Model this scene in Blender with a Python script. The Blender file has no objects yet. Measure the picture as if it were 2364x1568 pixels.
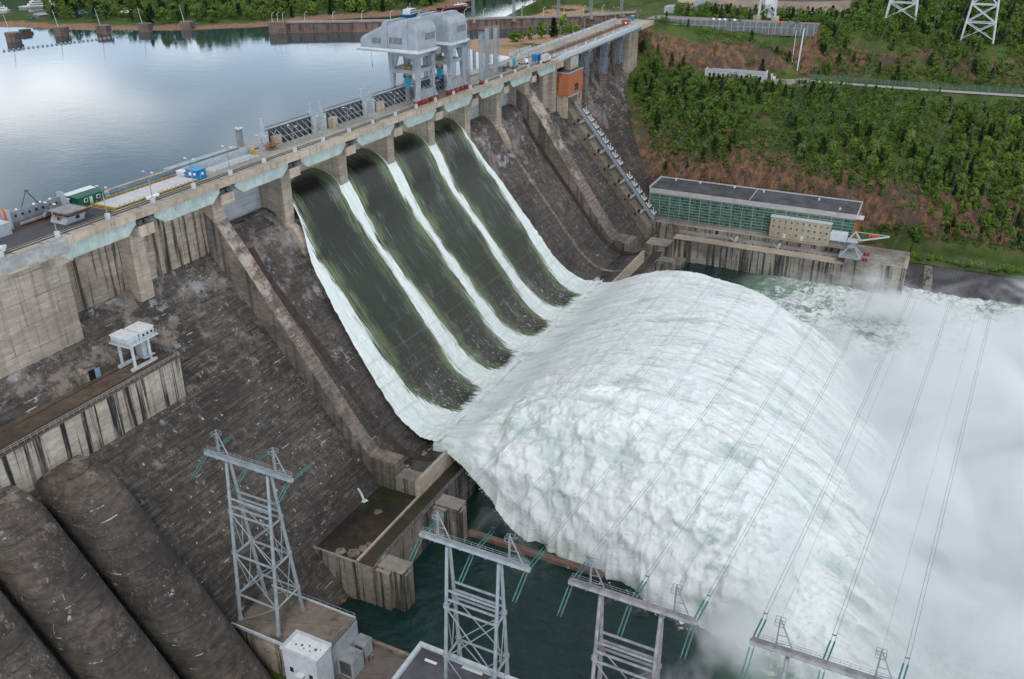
import bpy, bmesh, math, random
import numpy as np
from mathutils import Vector, Matrix
SC = bpy.context.scene
COL = SC.collection
R = math.radians
random.seed(7); RNG = np.random.default_rng(7)

# ---------------------------------------------------------------- camera
cam_d = bpy.data.cameras.new('camera'); cam = bpy.data.objects.new('camera', cam_d); COL.objects.link(cam)
CAM = Vector((-183.54, -178.01, 75.80)); PITCH, YAW, FPX = R(26.57), R(25.90), 2012.0
cam.location = CAM
cam.rotation_euler = (math.pi/2 - PITCH, 0, YAW - math.pi/2)
cam_d.sensor_width = 36; cam_d.lens = 36*FPX/2364; cam_d.clip_start = 1; cam_d.clip_end = 6000
SC.camera = cam
# ---------------------------------------------------------------- world: nishita sky under a broken overcast
SUN_EL, SUN_AZ = R(52), R(200)
w = bpy.data.worlds.new('World'); SC.world = w; w.use_nodes = True
nt = w.node_tree; nt.nodes.clear(); N = nt.nodes.new; LK = nt.links.new
out = N('ShaderNodeOutputWorld'); bg = N('ShaderNodeBackground'); LK(bg.outputs[0], out.inputs[0])
sky = N('ShaderNodeTexSky'); sky.sky_type = 'NISHITA'; sky.sun_disc = False; sky.sun_elevation = SUN_EL; sky.sun_rotation = R(115)
tc = N('ShaderNodeTexCoord'); sep = N('ShaderNodeSeparateXYZ'); LK(tc.outputs['Generated'], sep.inputs[0])
zz = N('ShaderNodeMath'); zz.operation = 'MAXIMUM'; zz.inputs[1].default_value = 0.0; LK(sep.outputs[2], zz.inputs[0])
za = N('ShaderNodeMath'); za.operation = 'ADD'; za.inputs[1].default_value = 0.22; LK(zz.outputs[0], za.inputs[0])
dv = N('ShaderNodeVectorMath'); dv.operation = 'DIVIDE'; LK(tc.outputs['Generated'], dv.inputs[0])
cb = N('ShaderNodeCombineXYZ'); LK(za.outputs[0], cb.inputs[0]); LK(za.outputs[0], cb.inputs[1]); cb.inputs[2].default_value = 1; LK(cb.outputs[0], dv.inputs[1])
cn = N('ShaderNodeTexNoise'); cn.inputs['Scale'].default_value = 1.35; cn.inputs['Detail'].default_value = 5; cn.inputs['Roughness'].default_value = 0.5; LK(dv.outputs[0], cn.inputs['Vector'])
cr = N('ShaderNodeValToRGB'); LK(cn.outputs[0], cr.inputs[0])
cr.color_ramp.elements[0].position = 0.41; cr.color_ramp.elements[0].color = (4.0, 5.0, 6.4, 1)
cr.color_ramp.elements[1].position = 0.60; cr.color_ramp.elements[1].color = (12.0, 12.3, 12.6, 1)
mx = N('ShaderNodeMix'); mx.data_type = 'RGBA'; mx.inputs[0].default_value = 0.86
# bright band of thin cloud low over the horizon, as under a broken overcast
hz = N('ShaderNodeMapRange'); hz.inputs[1].default_value = 0.0; hz.inputs[2].default_value = 0.75; hz.inputs[3].default_value = 1.0; hz.inputs[4].default_value = 0.0; LK(zz.outputs[0], hz.inputs[0])
hp = N('ShaderNodeMath'); hp.operation = 'POWER'; hp.inputs[1].default_value = 3.6; LK(hz.outputs[0], hp.inputs[0])
hm = N('ShaderNodeMath'); hm.operation = 'MULTIPLY_ADD'; hm.inputs[1].default_value = 2.9; hm.inputs[2].default_value = 0.72; LK(hp.outputs[0], hm.inputs[0])
sm = N('ShaderNodeVectorMath'); sm.operation = 'SCALE'; LK(cr.outputs[0], sm.inputs[0]); LK(hm.outputs[0], sm.inputs['Scale'])
LK(sky.outputs[0], mx.inputs[6]); LK(sm.outputs[0], mx.inputs[7]); LK(mx.outputs[2], bg.inputs[0])
bg.inputs[1].default_value = 0.10
sd = bpy.data.lights.new('sun', 'SUN'); sd.energy = 1.3; sd.angle = R(14); sd.color = (1, 0.97, 0.92)
so = bpy.data.objects.new('sun', sd); COL.objects.link(so); so.rotation_euler = (R(38), 0, R(-65))
SC.view_settings.view_transform = 'Standard'; SC.view_settings.look = 'None'; SC.view_settings.gamma = 1; SC.view_settings.exposure = 0.06
SC.cycles.max_bounces = 12; SC.cycles.diffuse_bounces = 2; SC.cycles.glossy_bounces = 3; SC.cycles.transmission_bounces = 3
SC.cycles.transparent_max_bounces = 8; SC.cycles.volume_bounces = 12; SC.cycles.use_adaptive_sampling = True; SC.cycles.adaptive_threshold = 0.02
SC.cycles.volume_step_rate = 1.0; SC.cycles.volume_max_steps = 128

# ---------------------------------------------------------------- noise (numpy)
def _h(ix, iy, iz, s):
    n = (ix*374761393 + iy*668265263 + iz*2147483647 % 1000003 + iz*144665 + s*974711) & 0xffffffff
    n = ((n ^ (n >> 13))*1274126177) & 0xffffffff
    return ((n ^ (n >> 16)) & 0xffff)/65535.0
def vnoise(x, y, z=None, s=0):
    x = np.asarray(x, float); y = np.asarray(y, float); z = np.zeros_like(x) if z is None else np.asarray(z, float)
    xi, yi, zi = [np.floor(a).astype(np.int64) for a in (x, y, z)]
    fx, fy, fz = x-xi, y-yi, z-zi
    fx, fy, fz = [a*a*(3-2*a) for a in (fx, fy, fz)]
    r = 0
    for dx in (0, 1):
        for dy in (0, 1):
            for dz in (0, 1):
                r = r + _h(xi+dx, yi+dy, zi+dz, s)*(fx if dx else 1-fx)*(fy if dy else 1-fy)*(fz if dz else 1-fz)
    return r
def fbm(x, y, z=None, o=4, s=0):
    a, t, r = 1.0, 0.0, 0.0
    z = np.zeros_like(np.asarray(x, float)) if z is None else z
    for k in range(o):
        r = r + a*vnoise(x*2**k, y*2**k, z*2**k, s+k); t += a; a *= .5
    return r/t
def sst(a, b, x):
    t = np.clip((x-a)/(b-a), 0, 1); return t*t*(3-2*t)

# ---------------------------------------------------------------- mesh accumulator
class MB:
    def __init__(s): s.v = []; s.f = []
    def add(s, vs, fs):
        o = len(s.v); s.v.extend([tuple(p) for p in vs]); s.f.extend([tuple(i+o for i in f) for f in fs]); return s
    def box(s, x0, x1, y0, y1, z0, z1):
        return s.add([(x0,y0,z0),(x1,y0,z0),(x1,y1,z0),(x0,y1,z0),(x0,y0,z1),(x1,y0,z1),(x1,y1,z1),(x0,y1,z1)],
                     [(0,3,2,1),(4,5,6,7),(0,1,5,4),(1,2,6,5),(2,3,7,6),(3,0,4,7)])
    def taper(s, c0, a0, c1, a1):   # two rectangles (centre, (hx,hy)) at different heights
        (x,y,z),(X,Y,Z) = c0, c1
        return s.add([(x-a0[0],y-a0[1],z),(x+a0[0],y-a0[1],z),(x+a0[0],y+a0[1],z),(x-a0[0],y+a0[1],z),
                      (X-a1[0],Y-a1[1],Z),(X+a1[0],Y-a1[1],Z),(X+a1[0],Y+a1[1],Z),(X-a1[0],Y+a1[1],Z)],
                     [(0,3,2,1),(4,5,6,7),(0,1,5,4),(1,2,6,5),(2,3,7,6),(3,0,4,7)])
    def px(s, prof, x0, x1):        # (y,z) profile extruded along x
        n = len(prof); v = [(x0,y,z) for y,z in prof]+[(x1,y,z) for y,z in prof]
        return s.add(v, [tuple(range(n))[::-1], tuple(range(n, 2*n))]+[(i,(i+1)%n,n+(i+1)%n,n+i) for i in range(n)])
    def py(s, prof, y0, y1):        # (x,z) profile extruded along y
        n = len(prof); v = [(x,y0,z) for x,z in prof]+[(x,y1,z) for x,z in prof]
        return s.add(v, [tuple(range(n)), tuple(range(n, 2*n))[::-1]]+[(i,n+i,n+(i+1)%n,(i+1)%n) for i in range(n)])
    def pz(s, prof, z0, z1):
        n = len(prof); v = [(x,y,z0) for x,y in prof]+[(x,y,z1) for x,y in prof]
        return s.add(v, [tuple(range(n))[::-1], tuple(range(n, 2*n))]+[(i,(i+1)%n,n+(i+1)%n,n+i) for i in range(n)])
    def bar(s, p, q, w, h=None, up=(0,0,1)):
        p, q = Vector(p), Vector(q); d = (q-p)
        if d.length < 1e-6: return s
        d.normalize(); h = h or w; u = Vector(up)
        if abs(d.dot(u)) > .98: u = Vector((0,1,0))
        a = d.cross(u).normalized(); b = a.cross(d); v = []
        for c in (p, q): v += [c-a*w/2-b*h/2, c+a*w/2-b*h/2, c+a*w/2+b*h/2, c-a*w/2+b*h/2]
        return s.add(v, [(0,3,2,1),(4,5,6,7),(0,1,5,4),(1,2,6,5),(2,3,7,6),(3,0,4,7)])
    def tube(s, p, q, r, r2=None, n=8, cap=True):
        p, q = Vector(p), Vector(q); d = (q-p).normalized(); r2 = r if r2 is None else r2
        u = Vector((0,0,1)) if abs(d.z) < .95 else Vector((1,0,0))
        a = d.cross(u).normalized(); b = a.cross(d); v = []
        for c, rr in ((p, r), (q, r2)):
            for i in range(n):
                t = 2*math.pi*i/n; v.append(c+a*math.cos(t)*rr+b*math.sin(t)*rr)
        f = [(i,(i+1)%n,n+(i+1)%n,n+i) for i in range(n)]
        if cap: f += [tuple(range(n))[::-1], tuple(range(n, 2*n))]
        return s.add(v, f)
    def path(s, pts, r, n=6):
        for a, b in zip(pts[:-1], pts[1:]): s.tube(a, b, r, n=n)
        return s
    def lathe(s, c, prof, n=12):    # prof (radius, z)
        v = []; m = len(prof)
        for r_, z in prof:
            for i in range(n):
                t = 2*math.pi*i/n; v.append((c[0]+r_*math.cos(t), c[1]+r_*math.sin(t), c[2]+z))
        f = [(k*n+i, k*n+(i+1)%n, (k+1)*n+(i+1)%n, (k+1)*n+i) for k in range(m-1) for i in range(n)]
        f += [tuple(range(n))[::-1], tuple(range((m-1)*n, m*n))]
        return s.add(v, f)
    def build(s, name, m, parent=None, smooth=False, local=False, bev=0):
        o = mesh_obj(name, s.v, s.f, m, parent, smooth, local)
        if bev:
            md = o.modifiers.new('bevel', 'BEVEL'); md.width = bev; md.segments = 1; md.limit_method = 'ANGLE'
        return o
def mesh_obj(name, v, f, m, parent=None, smooth=False, local=False):
    me = bpy.data.meshes.new(name)
    if parent is not None and not local:
        r = parent
        off = Vector((0,0,0))
        while r is not None: off += r.location; r = r.parent
        v = np.asarray(v, float).reshape(-1,3) - np.array(off)
    me.from_pydata([tuple(p) for p in np.asarray(v).tolist()], [], [tuple(q) for q in f]); me.update()
    if smooth: me.polygons.foreach_set('use_smooth', [True]*len(me.polygons))
    if m: me.materials.append(m)
    o = bpy.data.objects.new(name, me); COL.objects.link(o)
    if parent is not None: o.parent = parent
    return o
def grid_obj(name, V, m, attr=None, parent=None, smooth=True):
    """V: (r,c,3) array; attr: {name: (r,c)}"""
    r, c, _ = V.shape
    me = bpy.data.meshes.new(name)
    i = np.arange(r*c).reshape(r, c)
    q = np.stack([i[:-1,:-1], i[:-1,1:], i[1:,1:], i[1:,:-1]], -1).reshape(-1, 4)
    me.vertices.add(r*c); me.vertices.foreach_set('co', V.reshape(-1).astype(np.float32))
    me.loops.add(len(q)*4); me.loops.foreach_set('vertex_index', q.reshape(-1).astype(np.int32))
    me.polygons.add(len(q)); me.polygons.foreach_set('loop_start', np.arange(0, len(q)*4, 4, dtype=np.int32))
    me.polygons.foreach_set('loop_total', np.full(len(q), 4, np.int32))
    me.update(calc_edges=True); me.validate()
    if smooth: me.polygons.foreach_set('use_smooth', [True]*len(me.polygons))
    for k, a in (attr or {}).items():
        at = me.attributes.new(k, 'FLOAT', 'POINT'); at.data.foreach_set('value', np.asarray(a, np.float32).reshape(-1))
    me.materials.append(m); o = bpy.data.objects.new(name, me); COL.objects.link(o)
    if parent is not None: o.parent = parent
    return o
def tag(o, label=None, cat=None, group=None, kind=None):
    if label: o['label'] = label
    if cat: o['category'] = cat
    if group: o['group'] = group
    if kind: o['kind'] = kind
    return o
def thing(name, label, cat, loc=(0,0,0), group=None, rz=0):
    o = bpy.data.objects.new(name, None); COL.objects.link(o); o.location = loc; o.rotation_euler = (0,0,rz); o.empty_display_size = .5
    return tag(o, label, cat, group)
KIDS = {}
def dup(root, loc, rz=0, sc=1.0, label=None, group=None):
    c = root.copy(); COL.objects.link(c); c.location = loc; c.rotation_euler = (0,0,rz)
    c.scale = (sc,sc,sc) if not hasattr(sc, '__len__') else sc
    if label: c['label'] = label
    if group: c['group'] = group
    if root not in KIDS:
        def kids(o): return [(k, kids(k)) for k in bpy.data.objects if k.parent == o]
        KIDS[root] = kids(root)
    def rec(lst, par):
        for k, sub in lst:
            n = k.copy(); COL.objects.link(n); n.parent = par; rec(sub, n)
    rec(KIDS[root], c)
    return c

# ---------------------------------------------------------------- materials
class NT:
    def __init__(s, name):
        s.m = bpy.data.materials.new(name); s.m.use_nodes = True; s.t = s.m.node_tree; s.t.nodes.clear()
        s.out = s.n('ShaderNodeOutputMaterial'); s.b = s.n('ShaderNodeBsdfPrincipled'); s.l(s.b.outputs[0], s.out.inputs[0])
        s.g = s.n('ShaderNodeNewGeometry')
    def n(s, t, **k):
        x = s.t.nodes.new(t)
        for a, b in k.items(): setattr(x, a, b)
        return x
    def l(s, a, b): s.t.links.new(a, b)
    def val(s, x, i):
        if hasattr(x, 'default_value') or hasattr(x, 'links'): s.l(x, i)
        else: i.default_value = x
    def vec(s, sc, src=None, off=(0,0,0)):
        m = s.n('ShaderNodeMapping'); s.l(src or s.g.outputs['Position'], m.inputs[0]); m.inputs['Scale'].default_value = sc; m.inputs['Location'].default_value = off
        return m.outputs[0]
    def noise(s, sc=(1,1,1), det=4, rough=.55, src=None, off=(0,0,0), dist=0):
        x = s.n('ShaderNodeTexNoise'); x.inputs['Scale'].default_value = 1; x.inputs['Detail'].default_value = det; x.inputs['Roughness'].default_value = rough
        x.inputs['Distortion'].default_value = dist
        s.l(s.vec(sc, src, off), x.inputs['Vector']); return x.outputs[0]
    def step(s, x, a, b, lo=0., hi=1.):
        r = s.n('ShaderNodeMapRange'); r.interpolation_type = 'SMOOTHSTEP'; s.l(x, r.inputs[0])
        r.inputs[1].default_value = a; r.inputs[2].default_value = b; r.inputs[3].default_value = lo; r.inputs[4].default_value = hi; return r.outputs[0]
    def math(s, op, a, b=None, c=None):
        x = s.n('ShaderNodeMath'); x.operation = op; s.val(a, x.inputs[0])
        if b is not None: s.val(b, x.inputs[1])
        if c is not None: s.val(c, x.inputs[2])
        return x.outputs[0]
    def mix(s, f, a, b):
        x = s.n('ShaderNodeMix'); x.data_type = 'RGBA'; s.val(f, x.inputs[0])
        for v, i in ((a, x.inputs[6]), (b, x.inputs[7])):
            if isinstance(v, tuple): i.default_value = (*v[:3], 1)
            else: s.l(v, i)
        return x.outputs[2]
    def attr(s, n):
        a = s.n('ShaderNodeAttribute'); a.attribute_name = n; return a.outputs['Fac']
    def bump(s, h, st=.4, d=.2):
        x = s.n('ShaderNodeBump'); x.inputs['Strength'].default_value = st; x.inputs['Distance'].default_value = d; s.l(h, x.inputs['Height']); s.l(x.outputs[0], s.b.inputs['Normal']); return x
    def fin(s, col=None, rough=.85, spec=.3, metal=0):
        if col is not None:
            if isinstance(col, tuple): s.b.inputs['Base Color'].default_value = (*col[:3], 1)
            else: s.l(col, s.b.inputs['Base Color'])
        s.val(rough, s.b.inputs['Roughness']); s.b.inputs['Specular IOR Level'].default_value = spec; s.b.inputs['Metallic'].default_value = metal
        return s.m
def paint(name, col, rough=.55, var=.25, scale=.6, metal=0, rust=0.0):
    t = NT(name); n = t.noise((scale,)*3, 5, .65); a = tuple(c*(1-var) for c in col); b = tuple(min(1, c*(1+var*.6)) for c in col)
    c = t.mix(t.step(n, .35, .65), a, b)
    if rust:
        c = t.mix(t.math('MULTIPLY', t.step(t.noise((1.3,1.3,.5), 6, .7, off=(5,3,1)), .58, .72), rust), c, (.16,.07,.035))
    return t.fin(c, rough, .35, metal)
def concrete(name, light, dark, stain=.5, streak=0., boards=0., joints=None, pale=0., rough=.9, soot=(.02,.018,.017), moss=0., sf=1.0):
    """poured concrete: big blotches, vertical run streaks, board marks, lift joints with lime bloom"""
    t = NT(name)
    big = t.step(t.noise((.035,.035,.05), 6, .62), .38, .62)
    c = t.mix(big, dark, light)
    fine = t.noise((.45,.45,.9), 6, .7, off=(9,2,4))
    c = t.mix(t.step(fine, .3, .72, 0, stain), c, tuple(x*.42 for x in dark))
    if boards:
        b = t.noise((.10,.10,2.1), 4, .75, off=(1,7,3)); c = t.mix(t.step(b, .42, .66, 0, boards), c, tuple(x*.45 for x in light))
        b = t.noise((.14,.14,1.3), 4, .75, off=(4,1,8)); c = t.mix(t.step(b, .5, .72, 0, boards*.8), c, tuple(min(.7, x*1.35) for x in light))
    if joints:
        jx, jz, amt = joints
        br = t.n('ShaderNodeTexBrick'); sp = t.n('ShaderNodeSeparateXYZ'); t.l(t.g.outputs['Position'], sp.inputs[0])
        cbn = t.n('ShaderNodeCombineXYZ'); t.l(t.math('ADD', sp.outputs[0], t.math('MULTIPLY', sp.outputs[1], .37)), cbn.inputs[0]); t.l(sp.outputs[2], cbn.inputs[1])
        t.l(cbn.outputs[0], br.inputs['Vector']); br.inputs['Scale'].default_value = 1; br.inputs['Brick Width'].default_value = jx; br.inputs['Row Height'].default_value = jz
        br.inputs['Mortar Size'].default_value = .13; br.inputs['Mortar Smooth'].default_value = .6; br.inputs['Bias'].default_value = 0
        br.inputs['Color1'].default_value = (0,0,0,1); br.inputs['Color2'].default_value = (1,1,1,1); br.offset = .5; br.inputs['Mortar'].default_value = (.5,.5,.5,1)
        c = t.mix(t.math('MULTIPLY', br.outputs[0], amt), c, tuple(x*1.55 for x in light))
        m = br.outputs['Fac']
        c = t.mix(t.math('MULTIPLY', m, t.step(t.noise((.25,.25,.3), 4, .6, off=(2,2,2)), .4, .6, .2, .75)), c, tuple(x*.35 for x in dark))
        c = t.mix(t.math('MULTIPLY', m, t.step(t.noise((.12,.2,.12), 6, .7, off=(7,5,2)), .56, .68, 0, .75*pale)), c, (.5,.46,.41))
    if pale:
        a = t.step(t.noise((.75,.75,.10), 5, .72, off=(3,9,5)), .60, .70); b = t.step(t.noise((.05,.05,.05), 4, .6, off=(11,4,7)), .5, .62)
        c = t.mix(t.math('MULTIPLY', t.math('MULTIPLY', a, b), .75*pale), c, (.46,.43,.40))
        a = t.step(t.noise((.30,.30,.55), 5, .72, off=(13,9,5)), .63, .70); b = t.step(t.noise((.04,.04,.05), 3, .6, off=(1,14,7)), .50, .60)
        c = t.mix(t.math('MULTIPLY', t.math('MULTIPLY', a, b), .35*pale), c, (.34,.33,.32))
    if pale >= 1.5:
        sp9 = t.n('ShaderNodeSeparateXYZ'); t.l(t.g.outputs['Position'], sp9.inputs[0]); hh = t.step(sp9.outputs[2], -62, -14, 0, .13)
        a = t.math('ADD', t.noise((.11,.11,.13), 7, .72, off=(21,3,5)), hh); c = t.mix(t.step(a, .60, .70, 0, .75), c, tuple(x*1.75 for x in light))
        a = t.math('ADD', t.noise((.16,.16,.22), 7, .75, off=(2,31,5)), hh); c = t.mix(t.step(a, .67, .73, 0, .7), c, (.33,.33,.35))
        a = t.noise((1.6,1.6,.16), 5, .7, off=(5,5,25)); c = t.mix(t.math('MULTIPLY', t.step(a, .57, .68), t.step(t.noise((.07,.07,.07), 4, .6, off=(31,4,7)), .44, .58, 0, .6)), c, (.27,.235,.21))
    if streak:
        nz = t.n('ShaderNodeSeparateXYZ'); t.l(t.g.outputs['Normal'], nz.inputs[0]); side = t.step(t.math('ABSOLUTE', nz.outputs[2]), .95, .75)
        a = t.noise((.55*sf,.55*sf,.018), 5, .66, off=(2,6,1)); b = t.noise((.9,.9,.12), 4, .6, off=(4,4,9))
        c = t.mix(t.math('MULTIPLY', side, t.math('MULTIPLY', t.step(a, .485, .585), t.step(b, .3, .55, .55*streak, streak))), c, soot)
        a = t.noise((.8,.8,.03), 4, .6, off=(8,1,1)); c = t.mix(t.math('MULTIPLY', side, t.step(a, .58, .7, 0, .38*streak)), c, (.28,.17,.09))
    if moss:
        c = t.mix(t.step(t.noise((.15,.15,.15), 6, .7, off=(6,6,1)), .5, .62, 0, moss), c, (.035,.05,.015))
    t.bump(t.noise((1.2,1.2,2.4), 6, .7), .35, .25)
    return t.fin(c, rough, .25)
M = {}
M['face'] = concrete('weathered_face_concrete', (.140,.121,.106), (.046,.041,.038), .8, .35, .9, (7.5,1.5,.07), 1.5)
M['chute'] = concrete('spillway_concrete', (.135,.115,.103), (.044,.041,.039), .7, .2, .55, (3.7,3.0,.14), 1.5)
M['ridge'] = concrete('ridge_concrete', (.29,.235,.195), (.135,.112,.098), .75, .25, .6, (5.0,1.6,.10), 1.5)
M['pier'] = concrete('pier_concrete', (.52,.44,.355), (.35,.295,.235), .4, .25, .6, None, .3, soot=(.07,.055,.045))
M['wall'] = concrete('streaked_wall_concrete', (.49,.41,.325), (.25,.205,.165), .6, 1.0, .5, None, .3, soot=(.035,.030,.027))
M['block'] = concrete('abutment_concrete', (.48,.42,.345), (.27,.235,.195), .45, .35, .6, (9,6,.12), .6, soot=(.09,.075,.06))
M['ledge'] = concrete('ledge_wall_concrete', (.52,.465,.395), (.31,.265,.22), .45, 1.0, .35, None, .8, soot=(.022,.021,.022), sf=1.25)
M['side'] = concrete('side_wall_concrete', (.27,.235,.205), (.11,.096,.086), .6, .7, .5, None, .3, soot=(.045,.04,.036))
M['sill'] = concrete('sill_concrete', (.38,.34,.29), (.17,.145,.12), .5, .95, .3, None, .25, soot=(.035,.032,.03))
M['wet'] = concrete('wet_slab_concrete', (.075,.055,.035), (.028,.022,.018), .6, 0, 0, None, .2, rough=.35, moss=.5)
M['deckc'] = concrete('deck_concrete', (.52,.475,.41), (.35,.32,.275), .4, 0, 0, (3.0,40,.10), 0)
M['edge'] = concrete('edge_beam_concrete', (.60,.51,.40), (.42,.35,.275), .4, .35, .25, None, .3, soot=(.10,.08,.06))
M['quay'] = concrete('quay_concrete', (.46,.42,.37), (.20,.17,.145), .45, 1.0, .35, None, .4, soot=(.04,.036,.032))
M['quaytop'] = concrete('quay_top_concrete', (.58,.49,.39), (.40,.33,.26), .45, 0, 0, None, .2)
M['band'] = concrete('breakwater_concrete', (.31,.215,.18), (.20,.14,.12), .4, .35, .5, None, .1)
M['pen'] = concrete('penstock_concrete', (.150,.125,.105), (.050,.044,.040), .8, .12, .22, (40,2.6,.05), 1.5)
M['asphalt'] = concrete('asphalt', (.105,.107,.112), (.070,.071,.076), .25, 0, 0, None, 0)
M['grass_roof'] = concrete('mossy_slab', (.24,.195,.155), (.12,.10,.08), .5, 0, 0, (5,90,.2), .3, moss=.6)
M['greysteel'] = paint('grey_painted_steel', (.36,.40,.43), .5, .16)
M['crane'] = paint('crane_paint', (.30,.335,.375), .45, .14, .25)
M['cranedark'] = paint('dark_crane_steel', (.20,.23,.26), .5, .2)  # darker blue-grey steel paint shared by several parts
M['lightgrey'] = paint('pale_steel', (.52,.56,.58), .5, .12)
M['girder'] = paint('girder_paint', (.40,.475,.455), .5, .16, .3, rust=.15)
M['blue'] = paint('blue_paint', (.015,.17,.42), .45, .2)
M['cyan'] = paint('cyan_paint', (.02,.30,.50), .45, .2)
M['yellow'] = paint('yellow_paint', (.50,.33,.04), .5, .2)
M['red'] = paint('red_paint', (.30,.030,.022), .55, .35, 2)
M['orange'] = paint('orange_paint', (.75,.10,.015), .5, .2)
M['white'] = paint('white_paint', (.74,.75,.76), .5, .1)
M['green'] = paint('green_sheet', (.004,.11,.062), .45, .2)
M['darkgrey'] = paint('dark_steel', (.085,.090,.095), .5, .3)
M['black'] = paint('black_opening', (.012,.013,.014), .4, .3)
M['rust'] = paint('rusty_steel', (.14,.065,.04), .8, .4, 1.5)
M['rail'] = paint('rail_steel', (.10,.07,.055), .6, .3)
M['galv'] = paint('galvanised_steel', (.275,.31,.33), .4, .18, .5)
M['galvold'] = paint('stained_galvanised_steel', (.26,.255,.265), .5, .3, .5, rust=.6)
M['roof'] = paint('bitumen_roof', (.095,.097,.105), .85, .35, .15)
M['panelgrey'] = paint('gate_panel', (.40,.43,.455), .5, .14, .3)
M['insul'] = paint('insulator_glass', (.06,.22,.20), .25, .2)
M['wire'] = paint('conductor', (.11,.125,.135), .5, .2)
t = NT('green_glass'); br = t.n('ShaderNodeTexBrick'); sp = t.n('ShaderNodeSeparateXYZ'); t.l(t.g.outputs['Position'], sp.inputs[0]); cb_ = t.n('ShaderNodeCombineXYZ'); t.l(sp.outputs[1], cb_.inputs[0]); t.l(sp.outputs[2], cb_.inputs[1]); t.l(cb_.outputs[0], br.inputs['Vector'])
br.inputs['Scale'].default_value = 1; br.inputs['Brick Width'].default_value = 1.41; br.inputs['Row Height'].default_value = 1.56; br.inputs['Mortar Size'].default_value = .03; br.offset = 0; br.inputs['Color1'].default_value = (.004,.060,.045,1); br.inputs['Color2'].default_value = (.05,.19,.15,1); br.inputs['Mortar'].default_value = (.2,.24,.22,1)
c = t.mix(t.step(t.noise((.1,.25,.5), 5, .7), .52, .66, 0, .55), br.outputs[0], (.20,.27,.25)); M['glassg'] = t.fin(c, .15, .5)
M['glass'] = paint('dark_glass', (.02,.03,.035), .1, .3)
M['cream'] = concrete('cream_plaster', (.58,.52,.40), (.47,.40,.29), .3, .25, 0, None, .1, soot=(.30,.22,.14))
M['whitewall'] = paint('whitewashed_wall', (.60,.63,.66), .8, .1, .4)
M['dkred'] = paint('dark_red_hull', (.10,.012,.02), .5, .3)
M['skin'] = paint('skin', (.45,.28,.2), .6, .05)
t = NT('orange_brick'); br = t.n('ShaderNodeTexBrick'); sp = t.n('ShaderNodeSeparateXYZ'); t.l(t.g.outputs['Position'], sp.inputs[0])
cb_ = t.n('ShaderNodeCombineXYZ'); t.l(t.math('ADD', sp.outputs[0], sp.outputs[1]), cb_.inputs[0]); t.l(sp.outputs[2], cb_.inputs[1]); t.l(cb_.outputs[0], br.inputs['Vector'])
br.inputs['Scale'].default_value = 1; br.inputs['Brick Width'].default_value = .9; br.inputs['Row Height'].default_value = .3; br.inputs['Mortar Size'].default_value = .03
br.inputs['Color1'].default_value = (.44,.145,.055,1); br.inputs['Color2'].default_value = (.34,.10,.04,1); br.inputs['Mortar'].default_value = (.42,.22,.13,1)
M['brick'] = t.fin(t.mix(t.step(t.noise((.2,.2,.3), 5, .6), .4, .7, 0, .4), br.outputs[0], (.25,.085,.04)), .9, .2)
# foliage
def leafmat(name, c1, c2):
    t = NT(name); oi = t.n('ShaderNodeObjectInfo'); n = t.noise((.7,.7,.7), 3, .6); rnd = t.n('ShaderNodeMix'); 
    f = t.math('ADD', t.math('MULTIPLY', oi.outputs['Random'], .5), t.math('MULTIPLY', n, .6))
    c = t.mix(f, c1, c2); t.fin(c, .6, .2)
    tr = t.n('ShaderNodeBsdfTranslucent'); t.l(c, tr.inputs[0]); ms = t.n('ShaderNodeMixShader'); ms.inputs[0].default_value = .3
    t.l(t.b.outputs[0], ms.inputs[1]); t.l(tr.outputs[0], ms.inputs[2]); t.l(ms.outputs[0], t.out.inputs[0]); return t.m
M['birch'] = leafmat('birch_leaves', (.070,.145,.026), (.235,.330,.070))
M['birchb'] = leafmat('bright_leaves', (.10,.19,.032), (.28,.385,.08))
M['pine'] = leafmat('conifer_needles', (.012,.034,.014), (.032,.065,.022))
M['bush'] = leafmat('dark_leaves', (.045,.105,.026), (.15,.235,.055))
M['bark'] = paint('bark', (.20,.18,.16), .9, .4, 2)
# ================================================================ THE DAM
RES_Z, RIV_Z = -6.0, -95.0
dam = thing('concrete_dam', 'long grey-brown concrete gravity dam with spillway bays and a crest road', 'dam', (0,0,-95))
def face_z(y): return -25 + 1.216*y
FACE = [(24,4.8),(7.4,4.8),(7.4,-16),(-57.56,-95),(-57.56,-99),(24,-99)]
MB().px(FACE, -175, -5.6).build('downstream_face', M['face'], dam)
FACER = [(24,4.8),(8.6,4.8),(8.6,-14.5),(-55,-91.9),(-55,-99),(24,-99)]
MB().px(FACE, 213, 378).build('downstream_face', M['face'], dam)
CH = [(14,-12.2),(11,-11.6),(8,-12.4),(5.5,-14.8),(3,-18.2),(0,-23.4),(-4,-29),(-12.9,-39.7),(-28.7,-59),(-37,-69),(-42,-73.8),(-47,-77.0),(-51,-78),(-56,-77.9),(-59.6,-76.9)]
MB().px(CH+[(-59.6,-96),(24,-96),(24,-12.2)], -.6, 204.4).build('spillway_chute', M['chute'], dam)
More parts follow.
